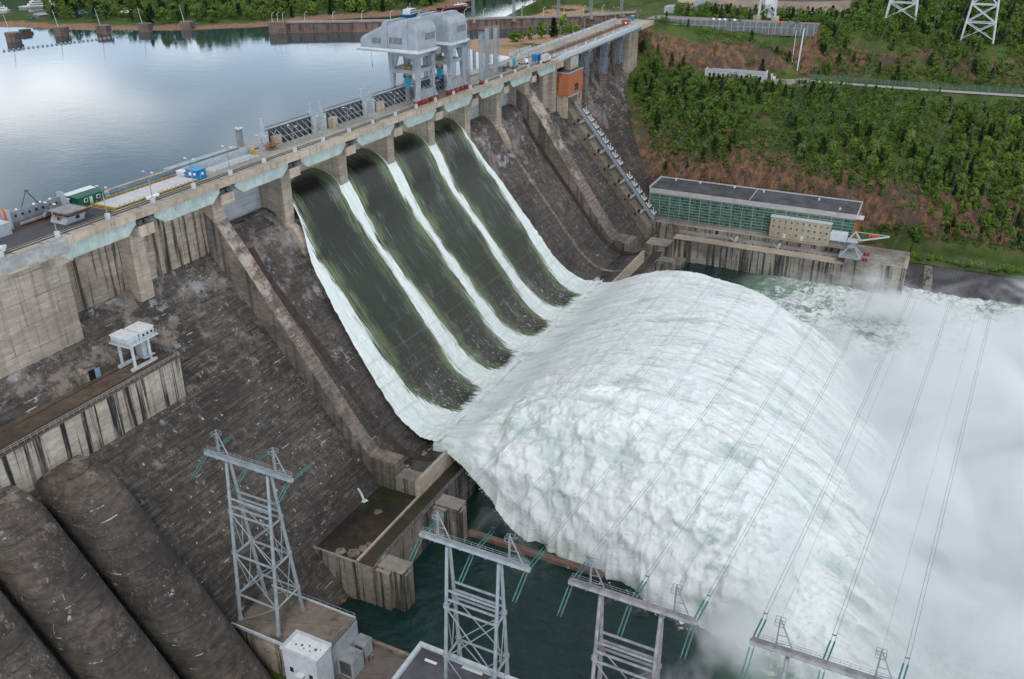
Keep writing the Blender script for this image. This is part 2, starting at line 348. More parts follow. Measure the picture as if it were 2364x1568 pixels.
# flip lip along the bucket and the apron floor that joins it to the training walls
MB().px([(-59.6,-76.8),(-60.7,-75.9),(-61.3,-75.9),(-61.3,-96),(-59.6,-96)], -5.7, 205.2).build('flip_lip', M['quaytop'], dam)
MB().px([(-44,-77.4),(-53,-77.4),(-59.6,-77.1),(-59.6,-96),(-44,-96)], -5.6, -.6).build('apron_end', M['sill'], dam)
RID = [(12,-1.5),(3.5,-6.4),(-3,-15.3),(-20.1,-40.1),(-38,-65.5),(-43.1,-71.6),(-44.4,-72.8),(-53,-72.9),(-53,-96),(20,-96),(20,-1.5)]
MB().px(RID, -5.55, -.65).build('training_wall', M['ridge'], dam)
RID2 = [(12,-1.5),(3.5,-6.4),(-3,-15.3),(-20.1,-40.1),(-38,-65.5),(-43.1,-71.6),(-44.4,-72.8),(-50,-72.9),(-50,-96),(20,-96),(20,-1.5)]
MB().px(RID2, 204.45, 215).build('training_wall', M['ridge'], dam)
# side face of the left training wall is more stained: thin facing slab 0.12 m proud
MB().px([(7.2,-3.8),(3.5,-6.6),(-3,-15.5),(-20.1,-40.3),(-38,-65.7),(-43.1,-71.8),(-44.4,-73.0),(-52.8,-73.1),(-52.8,-96),(7.2,-96)], -5.72, -5.55).build('training_wall_side', M['side'], dam)
MB().px([(8,-4),(3.5,-6.6),(-3,-15.5),(-20.1,-40.3),(-38,-65.7),(-43.1,-71.8),(-44.4,-73.0),(-49.8,-73.1),(-49.8,-96),(8,-96)], 204.3, 204.45).build('training_wall_side', M['side'], dam)
# right wall block end on the sill
MB().px([(-50,-73.6),(-53.5,-73.6),(-53.5,-96),(-50,-96)], 204.5, 217).build('wall_end_block', M['sill'], dam)
# piers, caps, girders
for n in range(-1, 8):
    x0, x1 = 30*n-5.6, 30*n-1.0
    m = MB()
    if n == 7: m.box(204.4,209,3.5,22,-20,-.8)
    elif n == 0: m.box(x0,x1,3.5,22,-7,-.8)
    else: m.box(x0,x1,3.5,22,-21 if n>0 else -19.3,-.8)
    if n > 0 and n < 7:   # nose tail, gate recess grooves as slightly proud ribs
        m.px([(3.4,-16.5),(1.2,-17.5),(-2,-23.4),(-2.5,-30),(3.4,-30)], x0+.7, x1-.7)
        for yy in (8.2, 11.2): m.box(x0-.18, x1+.18, yy, yy+.9, -14, -1.2)
    m.build('pier', M['pier'], dam)
    # dark stained recess between pier and nose
    MB().box(30*n-5.05, 30*n+.05, -.05, 3.4, -.8, 2.1).box(30*n-5.6, 30*n-.9, 3.45, 22, -.75, 4.4).build('pier_cap', M['edge'], dam)
    MB().box(30*n-4.6, 30*n-2.9, .5, 2.9, 2.1, 3.4).box(30*n-2.1, 30*n-.4, .5, 2.9, 2.1, 3.4).build('bearing', M['darkgrey'], dam)
MB().box(-60,-55.05,-.05,3.4,.2,3.0).build('pier_cap', M['edge'], dam)
def girder(x0, x1, ribs=False):
    L = x1-x0
    m = MB().py([(x0,4.35),(x0,3.1),(x0+2.8,1.0),(x1-2.8,1.0),(x1,3.1),(x1,4.35)], -.28, -.02)
    m.box(x0+.2, x1-.2, -.5, .25, .82, 1.02) if False else m.box(x0+2.8, x1-2.8, -.45, .1, .85, 1.0)
    for k in range(int(L/3.3)+1 if ribs else 2):
        xx = x0+.4+k*(3.3 if ribs else L-1.2)
        m.box(xx, xx+.14, -.42, -.28, 2.8, 4.3)
    if ribs:
        for k in range(1, 8): m.box(x0+k*L/8, x0+k*L/8+.12, -.36, -.28, 1.0, 4.35)
    m.box(x0+.3, x1-.3, 2.6, 3.0, 1.3, 4.35)
    m.build('girder', M['girder'], dam)
for n in range(-2, 7): girder(30*n+.6, 30*n+24.3, n in (-2,-1))
girder(210.6, 234.5, True)
# deck: slab, road strips, edge beam
MB().box(-175, 240, .3, 22.6, 4.75, 6.0).build('deck', M['deckc'], dam)
MB().box(-56, 240.5, -.75, .3, 4.35, 6.12).build('edge_beam', M['edge'], dam)
MB().box(-175, -56.02, -.95, .3, 3.3, 6.25).build('parapet_face', M['lightgrey'] if False else paint('weathered_parapet', (.34,.35,.345), .8, .25, .4), dam)
MB().box(-175, -56.02, -.6, .3, 2.6, 3.28).build('edge_beam', M['edge'], dam)
MB().box(-175, -55.05, 3.05, 20, -22.5, 4.7).build('abutment_wall', M['block'], dam)
MB().box(-55.02, -5.75, 7.2, 7.38, -17.2, 4.7).build('back_wall', M['wall'], dam)
MB().box(208.9, 246, 8.3, 20, -22, 4.7).build('back_wall', M['pier'], dam)
MB().box(236.4, 242.2, 3.0, 20, -24, 4.6).box(229.5,236.4,5.2,20,-22,4.6).box(233,242.4,-.5,3,1.4,5.6).build('tower_pillar', M['pier'], dam)
m = MB()
for y0, y1 in ((3.15,3.3),(4.25,4.4),(15.0,15.15),(15.8,15.95)): m.box(-100, 366, y0, y1, 6.0, 6.16)
m.build('crane_rail', M['rail'], dam)
m = MB()
for x in np.arange(-90, 240, 7.25): m.box(x, x+.35, 1.0, 3.1, 6.004, 6.03)
m.box(-100,240,2.75,3.0,6.004,6.03); m.box(-100,240,4.5,4.9,6.004,6.03)
m.build('deck_joint', M['darkgrey'], dam)
for x in np.arange(-88, 232, 7.2):
    if random.random() < .8: MB().box(x, x+1.6+random.random()*2, 3.42, 4.15, 6.004, 6.02).build('walk_plate', M['quaytop'], dam)
MB().box(-59, -36.8, 5.2, 15.5, 6.004, 6.05).box(-175,-59,5.2,15.5,6.004,6.05).build('asphalt_yard', M['asphalt'], dam)
MB().box(54,232,5.0,22.2,6.004,6.04).build('deck_surface', M['deckc'], dam)
# upstream coping and railing
m = MB().box(-27, -4.5, 17.6, 18.0, 6, 7.3).box(-175,-60,22.1,22.6,6,7)
m.build('upstream_parapet', paint('brown_parapet', (.36,.26,.20), .8, .25, .5), dam)
m = MB().tube((-30,16.8,6.9),(-5.5,16.4,6.9),.22).tube((-5.5,16.4,6.9),(24,21.8,6.9),.10)
m.build('blue_pipe', M['cyan'], dam)
# long grey coping left of the gates (row of box beams)
MB().box(-4, 25, 13.5, 14.2, 6, 8.1).box(-4,25,19.2,21.8,6,7.0).build('upstream_beam', M['greysteel'], dam)
MB().box(-3.9, 24.9, 14.3, 19.1, 5.9, 6.2).build('slot_floor', M['darkgrey'], dam)
MB().box(2, 22, 8.5, 13.4, 6.01, 6.12).build('slot_cover', M['lightgrey'], dam)
# right end: deck continues as a steel bridge, rising slightly
def dz(x): return 6.0 + (x-240)*.0165
def slab(x0, x1, y0, y1, a, b): return MB().py([(x0,dz(x0)+a),(x1,dz(x1)+a),(x1,dz(x1)+b),(x0,dz(x0)+b)], y0, y1)
slab(240.5, 392, 4.2, 22.6, -1.6, 0).build('deck', M['deckc'], dam)
slab(238, 366, -.6, 4.2, -.9, -.05).build('walkway', M['lightgrey'], dam)
slab(236, 366, -.85, -.6, -1.0, 1.0).build('walkway_parapet', M['lightgrey'], dam)
slab(240.5, 380, 22.2, 22.6, 0, 1.4).build('upstream_parapet', M['lightgrey'], dam)
slab(236, 262, 27.0, 27.4, -1.5, 1.2).build('upstream_parapet', M['lightgrey'], dam)
MB().box(236,262,22.6,27,4.6,5.7).build('platform', M['deckc'], dam)
slab(241, 366, 7.0, 7.35, .05, .5).build('kerb', M['edge'], dam)
slab(241, 366, 14.0, 14.35, .05, .5).build('kerb', M['edge'], dam)
slab(241, 366, 8.5, 13.0, .02, .10).build('track_bed', M['rust'], dam)
slab(366, 392, -.6, 4.3, -2.6, .05).build('deck', M['quaytop'], dam)
m = MB()
for k, xs in enumerate((248, 283, 311, 338, 366)):
    pass
xs = [243, 281, 311, 337, 366]
for a, b in zip(xs[:-1], xs[1:]):
    m.py([(a,dz(a)-.9),(b,dz(b)-.9),(b,dz(b)-3.6),(b-4,dz(b)-2.3),(a+4,dz(a)-2.3),(a,dz(a)-3.6)], .3, .8)
    m.py([(a,dz(a)-.9),(b,dz(b)-.9),(b,dz(b)-3.6),(b-4,dz(b)-2.3),(a+4,dz(a)-2.3),(a,dz(a)-3.6)], 3.2, 3.7)
m.build('bridge_girder', paint('blue_grey_steel', (.22,.28,.33), .5, .2), dam)
def lattice(m, x0, y0, x1, y1, z0, z1, step, r=.14, legs=.22):
    P = [(x0,y0),(x1,y0),(x1,y1),(x0,y1)]
    for p in P: m.bar((*p,z0),(*p,z1), legs)
    n = max(1, int(round((z1-z0)/step)))
    for k in range(n):
        za, zb = z0+(z1-z0)*k/n, z0+(z1-z0)*(k+1)/n
        for i in range(4):
            a, b = P[i], P[(i+1)%4]
            m.bar((*a,za),(*b,zb), r); m.bar((*b,za),(*a,zb), r); m.bar((*a,zb),(*b,zb), r)
    return m
for x in (281, 311, 337):
    zt = dz(x)-3.4; zb = {281:-7.5, 311:-12.5, 337:-10.5}[x]
    lattice(MB(), x-1.9, 1.6, x+1.9, 4.6, zb, zt, 2.6, .16, .32).build('lattice_column', paint('blue_grey_steel', (.22,.28,.33), .5, .2), dam)
    MB().box(x-1.6,x+1.6,1.5,4.8,-24,zb-.5).box(x-2.3,x+2.3,.9,5.4,zb-.5,zb).build('column_pedestal', M['side'], dam)
MB().box(356,361.5,3.2,20,-24,dz(356)-2.7).box(362.5,373,3.2,20,-24,dz(366)-2.7).box(361.5,362.5,4.2,20,-24,dz(356)-2.7).box(337,378,8.3,22,-22,5.9).build('abutment_tower', M['pier'], dam)
MB().box(262,340,8.1,8.3,-17,dz(262)-2).build('upper_wall', M['quay'], dam)
# closed gates in three dry bays
for n in (0, 5, 6):
    m = MB().box(30*n-.9, 30*n+24.3, 12.6, 13.2, -12.4, 1.5)
    for k in range(5): m.box(30*n-.9, 30*n+24.3, 12.45, 12.6, -11.5+k*2.6, -11.3+k*2.6)
    for k in range(4): m.box(30*n+22.6, 30*n+23.5, 12.35, 12.6, -10.5+k*2.6, -9.4+k*2.6)
    m.build('closed_gate', M['panelgrey'], dam)
# drainage curbs down the chute
for n in (1, 5, 6):
    y = [p[0] for p in CH[4:]]; z = [p[1] for p in CH[4:]]
    m = MB().px([(a,b+.55) for a, b in zip(y,z)]+[(a,b-.5) for a, b in list(zip(y,z))[::-1]], 30*n-4.4, 30*n-2.2)
    m.build('dividing_curb', M['ridge'], dam)
MB().px([(a,b+.5) for a, b in zip(y,z)]+[(a,b-.5) for a, b in list(zip(y,z))[::-1]], 201.0, 203.9).build('dark_gutter', paint('wet_dark_concrete', (.045,.03,.025), .7, .4, .6), dam)
m = MB().px([(a,b+.06) for a, b in zip(y,z)]+[(a,b-.5) for a, b in list(zip(y,z))[::-1]], 5.5, 8.2)
m.build('dark_gutter', paint('wet_dark_concrete', (.045,.03,.025), .7, .4, .6), dam)
# the ledge with the small crane: floor z -29, front y -13
MB().px([(-2,-29),(-13,-29),(-13,-43),(-2,-43)], -175, -41.2).build('ledge_wall', M['ledge'], dam)
MB().px([(-2.5,-28.9),(-13.3,-28.9),(-13.3,-29.3),(-2.5,-29.3)], -175, -40.9).build('ledge_floor', M['wet'] if False else concrete('ledge_floor_concrete', (.17,.135,.105), (.085,.067,.054), .6, 0, 0, None, .2, moss=.2), dam)
m = MB()
for y in (-5.0,-5.35,-10.6,-10.95): m.box(-175, -42.5, y, y+.12, -28.9, -28.74)
m.build('ledge_rail_track', M['rust'], dam)
m = MB()
for x in np.arange(-120, -41, 1.6): m.bar((x,-13.1,-28.9),(x,-13.1,-27.8), .09)
for z in (-27.8,-28.3): m.bar((-120,-13.1,z),(-41.2,-13.1,z), .09); m.bar((-41.2,-13.1,z),(-41.2,-5,z), .09)
for y in np.arange(-13.1, -4, 1.6): m.bar((-41.2,y,-28.9),(-41.2,y,-27.8), .09)
m.build('handrail', M['galv'], dam)
# small shelter with an open blue door at the ledge
MB().add([(-62,-3.6,-28.9),(-58.6,-3.6,-28.9),(-58.6,-3.6,-25.6),(-62,-3.6,-25.9),(-62,3.5,-24.7),(-58.6,3.5,-24.2)], [(0,1,2,3),(0,3,4),(1,5,2),(3,2,5,4)]).build('door_shelter', M['ridge'], dam)
MB().box(-61,-59.3,-3.75,-3.62,-28.8,-26.2).build('doorway', M['black'], dam)
MB().box(-59.25,-57.9,-3.9,-3.75,-28.8,-26.3).build('open_door', M['cyan'] if False else paint('pale_blue_door', (.20,.32,.44), .5, .1), dam)
# stains / repairs: a few white patches lying on the face
def onf(x, y, off=.05): return (x, y - .77*off, face_z(y) + .63*off)
for k in range(46):
    x = random.uniform(-66,-12); y = random.uniform(-40,-16); 
    if k > 26: x, y = random.uniform(-60,-14), random.uniform(-41,-30)
    a, b = random.uniform(.12,.42), random.uniform(.10,.5)
    if k == 0: LB = paint('lime_bloom', (.46,.45,.44), .8, .3, 2)
    MB().add([onf(x,y), onf(x+a,y+random.uniform(-.1,.1)), onf(x+a*1.1,y-b), onf(x-.1,y-b*.8)], [(0,1,2,3)]).build('lime_patch', LB, dam)
# penstock humps
for k, (xc, yt) in enumerate(((-80.3,-11.5),(-97.4,-9.5),(-114.5,-9.5),(-131.5,-9.5))):
    m = MB(); n, L = 16, 26; vs = []
    for j in range(L+1):
        y = yt - (60-(-yt))*j/L*.98 if False else yt - 50*j/L
        e = min(1, math.sqrt(min(1, (j+.02)/3.2)))
        for i in range(n+1):
            a = math.pi*i/n; rx, rh = 7.65, 9.6*e
            ca_ = math.cos(a); h = math.sin(a)**.55*rh - .5; x = xc - math.copysign(abs(ca_)**.8, ca_)*rx*(.7+.3*e)
            vs.append((x, y - .77*h, face_z(y) + .63*h))
    w_ = n+1
    fs = [(j*w_+i, j*w_+i+1, (j+1)*w_+i+1, (j+1)*w_+i) for j in range(L) for i in range(n)] + [tuple(range(w_))[::-1]]
    m.add(vs, fs); m.build('penstock', M['pen'], dam, smooth=True)
    m = MB(); 
# sill, apron pool, blocks in the tailwater
MB().px([(-61.3,-82),(-66.2,-82),(-66.2,-97),(-61.3,-97)], -38, 224).build('sill', M['sill'], dam)
MB().box(-37.5, 222, -66.6, -66.25, -82.3, -81.6).build('sill_kerb', M['ridge'], dam)
MB().box(-37.8, 223, -66.1, -61.4, -82.05, -81.96).build('sill_top', M['wet'], dam)
MB().box(-37.5, -5.8, -61.3, -44, -97, -82.3).build('apron_floor', M['wet'], dam)
MB().box(-38.3, -37.6, -61.2, -46.2, -97, -81.8).build('apron_wall', M['sill'], dam)
MB().box(-37.5, -6, -61.2, -60.7, -82.3, -81.5).build('apron_kerb', M['quaytop'], dam)
for x0, x1, y0 in ((-36.6,-31.4,-74.6),(-6.6,-1.4,-74.6),(210,217,-74.0)):
    MB().box(x0, x1, y0, -66.7, -97, -82.0).box(x0-1.2, x0, y0+3.6, -66.7, -97, -82.6).box(x0+.9,x1-.9,y0-.5,y0,-97,-83.2).build('sill_block', M['sill'], dam)
MB().box(-1.6, .4, -118, -74.7, -97, -93.6).build('low_training_wall', paint('wet_brown_concrete', (.17,.11,.085), .7, .3, .5), dam)
m = MB()
for x in np.arange(-36, 18, 1.8): m.bar((x,-66.4,-81.6),(x,-66.4,-80.6), .08)
m.bar((-36,-66.4,-80.6),(18,-66.4,-80.6),.08); m.bar((-36,-66.4,-81.1),(18,-66.4,-81.1),.08)
m.build('handrail', M['galvold'], dam)
# rubble on the apron
m = MB()
for x, y, s in ((-35,-58,2.4),(-32.5,-59.3,1.7),(-36,-54.5,1.8),(-30,-59.6,1.0),(-17,-54,1.6)):
    b = bmesh.new(); bmesh.ops.create_icosphere(b, subdivisions=1, radius=s)
    m.add([(x+v.co.x*random.uniform(.7,1.1), y+v.co.y*random.uniform(.7,1.1), -82.2+v.co.z*.35*random.uniform(.7,1.1)) for v in b.verts], [[v.index for v in f.verts] for f in b.faces]); b.free()
m.build('rubble', M['ridge'], dam)
# wedge with portholes under the stair, right of the spillway
def face_off(x, h): return [(p, face_z(p)+h) for p in ()]
W = [(2.5, face_z(2.5)+6.6), (-50, face_z(-50)+6.6), (-50,-96), (2.5,-96)]
MB().px([(2.5,-15.2),(-3,-22.0),(-46,-74.3),(-50,-79),(-50,-96),(2.5,-96)], 246, 254.5).build('stair_wedge', M['ridge'] if False else concrete('wedge_concrete', (.27,.23,.18), (.16,.135,.105), .5, .2, .5), dam)
for k in range(7):
    y = -6 - k*6.05; z = face_z(y)+4.2
    MB().add([(245.93,y-.75,z),(245.93,y,z-.85),(245.93,y+.75,z),(245.93,y,z+.85)], [(0,1,2,3)]).build('porthole', M['black'], dam)

# ---------------------------------------------------------------- spillway water
def chute_pt(s):   # s arc-length-like parameter 0..1 over CH
    ys = np.array([p[0] for p in CH]); zs = np.array([p[1] for p in CH])
    d = np.r_[0, np.cumsum(np.hypot(np.diff(ys), np.diff(zs)))]; d = d/d[-1]
    return np.interp(s, d, ys), np.interp(s, d, zs)
JL = 170.0
def jet_z(s, b=.0088):
    s = np.asarray(s, float); a = np.minimum(s, 12); t_ = np.maximum(s-12, 0)
    return -74.2 + .08*a + .58*a*a/24 + .68*t_ - b*t_*t_
nr, nc = 420, 400
sv = np.linspace(0, 1, nr); uc = np.linspace(0, 1, nc)
yy, zz_ = chute_pt(sv)
ker = np.ones(15)/15
pad = lambda a: np.convolve(np.r_[np.full(7,a[0]), a, np.full(7,a[-1])], ker, 'valid')
yy, zz_ = pad(yy), pad(zz_)
dy, dzv = np.gradient(yy), np.gradient(zz_); L = np.hypot(dy, dzv); ny, nz = dzv/L, -dy/L
thick = np.interp(sv, [0,.03,.1,.3,.8,1], [6.0,5.2,3.4,1.7,1.6,3.4])
yw, zw = yy + ny*thick, zz_ + nz*thick
zw[yw > 12] = np.minimum(zw[yw > 12], RES_Z+.02)
xl = np.interp(sv, [0,.10,.16,.25,.45,.65,.85,1], [29.1,29.1,27.4,24.0,19.5,16.2,14.2,12.0])
xr = np.interp(sv, [0,.10,.3,.7,.9,1], [144.3,144.3,151.5,152.2,156,157])
S, U = np.meshgrid(sv, uc, indexing='ij')
X = xl[:,None] + (xr-xl)[:,None]*U
Y = np.repeat(yw[:,None], nc, 1); Z = np.repeat(zw[:,None], nc, 1)
# foam: wakes of piers 2..4 from both sides, plus the two outer borders
foam = np.zeros_like(X); gfr = np.zeros_like(X)
wob = (fbm(X*.16, S*16, o=5, s=3)-.5)*1.5
for n in (2, 3, 4):
    x0, x1 = 30*n-5.6, 30*n-1.0
    c = 30*n-3.3 + 0*X
    wdt = np.interp(S, [0,.03,.10,.17,.2,.26,.35,.6,.85,.95,1], [2.5,2.8,3.2,3.2,2.7,1.9,1.6,2.8,5.2,8.6,20])
    d = np.abs(X - c + 1.2*wob) - wdt
    # before the pier tail the wake hugs each side of the pier
    soft = np.interp(S,[0,.16,.22,1],[.7,1.0,2.6,3.2]); foam = np.maximum(foam, 1-sst(-1, 1, (d+1.5*wob*sst(.18,.3,S))/soft)); gfr = np.maximum(gfr, 1-sst(0, 6.5, d + 5*wob))
dl = (X - xl[:,None]) - np.interp(S, [0,.10,.17,.3,.5,.75,1], [0,.5,1.2,4.8,8.0,11.0,22]) + 2.0*wob
dr = (xr[:,None] - X) - np.interp(S, [0,.03,.12,.3,.5,.75,1], [0,.6,1.6,4.0,6.5,9.5,20]) + 1.6*wob
for d in (dl, dr): foam = np.maximum(foam, 1-sst(-3.0, 3.0, d)); gfr = np.maximum(gfr, 1-sst(0, 6.5, d + 4*wob))
endf = sst(.89, .975, S + .05*(fbm(X*.10, S*4, o=3, s=8)-.5))
foam = np.maximum(foam, endf)
speck = np.maximum(sst(.45, .95, S), .0) + .06*sst(.10,.42,S)
amp = (.10 + .55*foam)*(.25+S)
Nn = (fbm(X*.5, S*70, o=4, s=5)-.5)*amp*1.6 + foam*.5*sst(.05,.3,S)*(fbm(X*.25, S*18, o=3, s=2)-.2)
V = np.stack([X, Y + ny[:,None]*Nn, Z + nz[:,None]*Nn], -1)
t = NT('spillway_water'); fo = t.attr('foam'); gr = t.attr('fringe'); sk = t.attr('speck')
stre = t.noise((1.7,.085,.085), 7, .74); stre2 = t.noise((.5,.05,.05), 5, .7, off=(5,5,5))
c = t.mix(t.step(stre2, .3, .7), (.005,.013,.005), (.013,.021,.008))
c = t.mix(t.math('MULTIPLY', sk, .8), t.mix(t.step(sk, 0, .06, .65, 0), c, (.001,.003,.002)), (.042,.037,.025))
c = t.mix(t.math('MULTIPLY', gr, t.step(t.math('ADD', stre, t.math('MULTIPLY', stre2, .5)), .55, .95)), c, (.17,.225,.10))
painted_sheen = t.math('MULTIPLY', t.step(t.noise((.10,.045,.045), 5, .65, off=(4,14,4)), .54, .66), t.step(t.noise((2.4,.35,.35), 4, .7, off=(4,1,4)), .38, .62)); c = t.mix(t.math('MULTIPLY', painted_sheen, .38), c, (.24,.26,.29))  # sky reflections painted as grey-blue patches into the water's base colour
fm = t.math('ADD', fo, t.math('MULTIPLY', t.math('SUBTRACT', stre, .5), t.math('MULTIPLY', t.math('SUBTRACT', 1.0, t.math('ABSOLUTE', t.math('SUBTRACT', t.math('MULTIPLY', fo, 2.0), 1.0))), 4.2)))
fm = t.step(fm, .25, .75)
sp_ = t.math('MULTIPLY', t.step(t.noise((1.1,.6,.6), 6, .8, off=(3,1,4)), .55, .68), t.math('MULTIPLY', sk, t.step(sk, .3, 1, .3, .9)))
st_ = t.math('MULTIPLY', t.step(t.noise((2.2,.040,.040), 6, .74, off=(1,3,9)), .60, .72), .5)
fm = t.math('MAXIMUM', fm, t.math('MAXIMUM', sp_, st_))
c = t.mix(fm, c, t.mix(t.step(stre, .35, .7), (.62,.69,.66), (.86,.90,.90)))
t.fin(c, t.step(fm, 0, 1, .16, .8), .36); t.bump(t.math('ADD', stre, t.math('MULTIPLY', t.noise((.5,.3,.3), 5, .7), .8)), .5, .35)
tag(grid_obj('spillway_water', V, t.m, {'foam': foam, 'fringe': gfr, 'speck': speck}), kind='structure')

# ---------------------------------------------------------------- the white jet thrown off the lip
nr, nc = 640, 560
sv = np.linspace(0, 1, nr)**1.15*JL; uc = np.linspace(0, 1, nc)
S, U = np.meshgrid(sv, uc, indexing='ij')
y0 = -55.4
XL = 12.0 - .185*S + 3.5*(fbm(S*.06, S*0+3.3, o=4, s=31)-.5)*sst(3,25,S); XR = 157 + .10*S
X = XL + (XR-XL)*U
zt = jet_z(S*.98, .0066+.0024*sst(.35,1,U))
e = np.minimum(U*(XR-XL)/np.interp(S,[0,15,60,140],[2.5,12,34,52]), (1-U)*(XR-XL)/np.interp(S,[0,15,60,140],[3,12,30,40]))
h = np.sqrt(np.clip(1-(1-np.clip(e,0,1))**2, 0, 1))
zb = np.interp(S, [0,6,12,34,60], [-77.9,-76.8,-79,-95.4,-95.6])
z = zb + (np.maximum(zt, -98)-zb)*h
cross = 5.0*(fbm(X*.022, S*.02, o=3, s=41)-.5)*sst(5,50,S)
grow = sst(0, 45, S)
qx, qs = X+S*.10, S-.05*X      # lumps run obliquely with the flow
bil = 1-np.abs(2*fbm(qx*.050+.6*fbm(X*.03,S*.03,o=2,s=12), qs*.020, o=3, s=11)-1)*2.2
bil2 = 1-np.abs(2*fbm(qx*.15+.8*fbm(X*.06,S*.06,o=2,s=13), qs*.024, z*.06, o=4, s=17)-1)*2.0
bil3 = fbm(qx*.46, qs*.065, z*.12, o=5, s=23)-.5
bill = 1-np.abs(2*fbm(X*.10, S*.10, z*.10, o=5, s=27)-1)*2.0
near = (1-sst(.05,.42,U+.12*(fbm(X*.05,S*.05,o=2,s=29)-.5)))*sst(6,30,S)
disp = grow*(1.3*(bil-.45) + 1.5*(bil2-.45)) + (.30+1.9*grow)*bil3 + near*2.3*(bill-.4) + .9*grow*(fbm(X*.95, S*.5, z*.5, o=3, s=33)-.5)
edge = 1-sst(.0,.35,U) 
disp = disp*(1+.3*edge)
V = np.stack([X - .9*disp*edge - 2.2*edge*sst(.95,.2,h)*grow*(bil2-.2), y0-S, z+cross+disp*(.35+.65*h)], -1)
weight = np.clip(.5+.5*(bil2-.3)+1.2*bil3+.25*(bil-.3)+.35*near*(bill-.5), 0, 1)  # low in the hollows, where the foam colour gets painted shade
t = NT('white_water'); dn = t.attr('weight'); n1 = t.noise((.5,.5,.5), 6, .7); n2 = t.noise((.13,.09,.1), 5, .65, off=(3,3,3))
c = t.mix(t.math('MULTIPLY', t.step(dn, .75, .15), t.step(n2, .42, .62, .2, .9)), (.85,.88,.885), (.47,.575,.52))  # hollows darkened grey-green: shade painted into the colour, plus the water's green tint
c = t.mix(t.math('MULTIPLY', t.step(n1, .56, .36), .35), c, (.68,.77,.72))
st1 = t.noise((.42,.05,.12), 7, .72, off=(7,3,3), dist=.5); st3 = t.noise((.11,.022,.05), 5, .65, off=(17,3,3), dist=.8); c = t.mix(t.math('MULTIPLY', t.step(st1, .50, .64), t.step(st3, .36, .60, .25, .85)), c, (.50,.585,.54))
t.fin(c, .9, .1); t.b.inputs['Subsurface Weight'].default_value = 0
t.bump(t.math('ADD', t.noise((1.1,1.1,1.1), 6, .75), t.math('MULTIPLY', t.noise((.6,.12,.2), 5, .7, off=(8,8,8)), 2.0)), .5, .6)
t.b.inputs['Subsurface Weight'].default_value = 0
M['whitewater'] = t.m
JV = V
ri = np.random.default_rng(8); nd = 16000
ii = (ri.random(nd)**.8*(nr-60)).astype(int)+12; jj = (ri.random(nd)**2.6*(nc-1)).astype(int); jj = np.where(ri.random(nd) < .18, nc-1-(ri.random(nd)**2*(nc*.12)).astype(int), jj)
C_ = V[ii, jj]; gg = sst(4, 40, sv[ii])
k_ = ri.random(nd)**2.2
C_ = C_ + np.stack([-k_*2.6*gg*(jj < nc*.15) + ri.normal(0,.3,nd), ri.normal(0,.5,nd), k_*2.0*gg*(.4+.6*ri.random(nd))+.05], -1)
sz = (.05 + .20*ri.random(nd)**3)*(.6+.6*gg); a = ri.normal(size=(nd,3))*np.array([.7,1.5,.7]); a /= np.linalg.norm(a,axis=1)[:,None]; b = np.cross(a, ri.normal(size=(nd,3))); b /= np.linalg.norm(b,axis=1)[:,None]
a = a*(sz*1.9)[:,None]; b = b*sz[:,None]*.8; DROPS = np.stack([C_-a, C_+b, C_+a, C_-b], 1).reshape(-1,3)
tag(grid_obj('white_water_jet', V, t.m, {'weight': weight}), label='huge arching mass of white water thrown from the spillway lip', cat='water jet', kind='stuff')

def spout(pts, r, name, lab):
    m = MB()
    for k in range(3):
        o_ = [random.uniform(-.2,.2) for _ in range(2)]
        m.path([(x+o_[0]*(1+i*.3), y+o_[1]*(1+i*.3), z) for i, (x,y,z) in enumerate(pts)], r*random.uniform(.5,1), 6)
    x, y, z = pts[-1]; q = [(x+math.cos(a)*random.uniform(.6,1.3), y+math.sin(a)*random.uniform(.6,1.3), z+.06) for a in np.linspace(0,6.28,15)[:-1]]
    m.add([(x,y,z+.25)]+q, [(0,i+1,(i+1)%14+1) for i in range(14)]); tag(m.build(name, M['whitewater'], smooth=True), lab, 'water jet')
spout([(-14,-45.2,-78.6),(-14.2,-46.4,-79.8),(-14.4,-47.4,-82.1)], .35, 'leaking_water', 'small white leak spouting from the training wall onto the brown apron')
# ---------------------------------------------------------------- river and reservoir
def water_mat(name, c1, c2, sc, bst, bd, rough=.06, foam=False, spec=.6):
    t = NT(name)
    n = t.noise((sc*.02,sc*.02,.02), 4, .6); c = t.mix(t.step(n, .35, .65), c1, c2)
    w = t.math('ADD', t.noise((sc,sc*.55,sc), 5, .62, dist=.3), t.math('MULTIPLY', t.noise((sc*.22,sc*.16,.2), 3, .6, off=(4,4,4)), 1.6))
    if foam:
        f = t.attr('foam'); k = t.noise((.16,.16,.16), 7, .74, dist=1.6); k2 = t.noise((.05,.05,.05), 4, .6, off=(9,1,1))
        c = t.mix(t.step(f, .12, .8, 0, 1), c, t.mix(t.step(k2, .4, .62), (.17,.27,.20), (.36,.45,.37)))
        m_ = t.step(t.math('ADD', k, t.math('MULTIPLY', f, .42)), .80, .98)
        c = t.mix(m_, c, (.84,.88,.87)); rough = t.step(m_, 0, 1, rough, .8)
    t.fin(c, rough, spec); t.b.inputs['IOR'].default_value = 1.34; t.bump(w, bst, bd); return t.m
def plane_grid(name, x0, x1, y0, y1, n, m, zf, attr=None):
    xs = np.linspace(x0, x1, n[0]); ys = np.linspace(y0, y1, n[1]); X, Y = np.meshgrid(xs, ys, indexing='ij')
    Z = zf(X, Y); a = attr(X, Y) if attr is not None else None
    return grid_obj(name, np.stack([X,Y,Z],-1)[:, ::-1] if False else np.stack([X,Y,Z],-1), m, a)
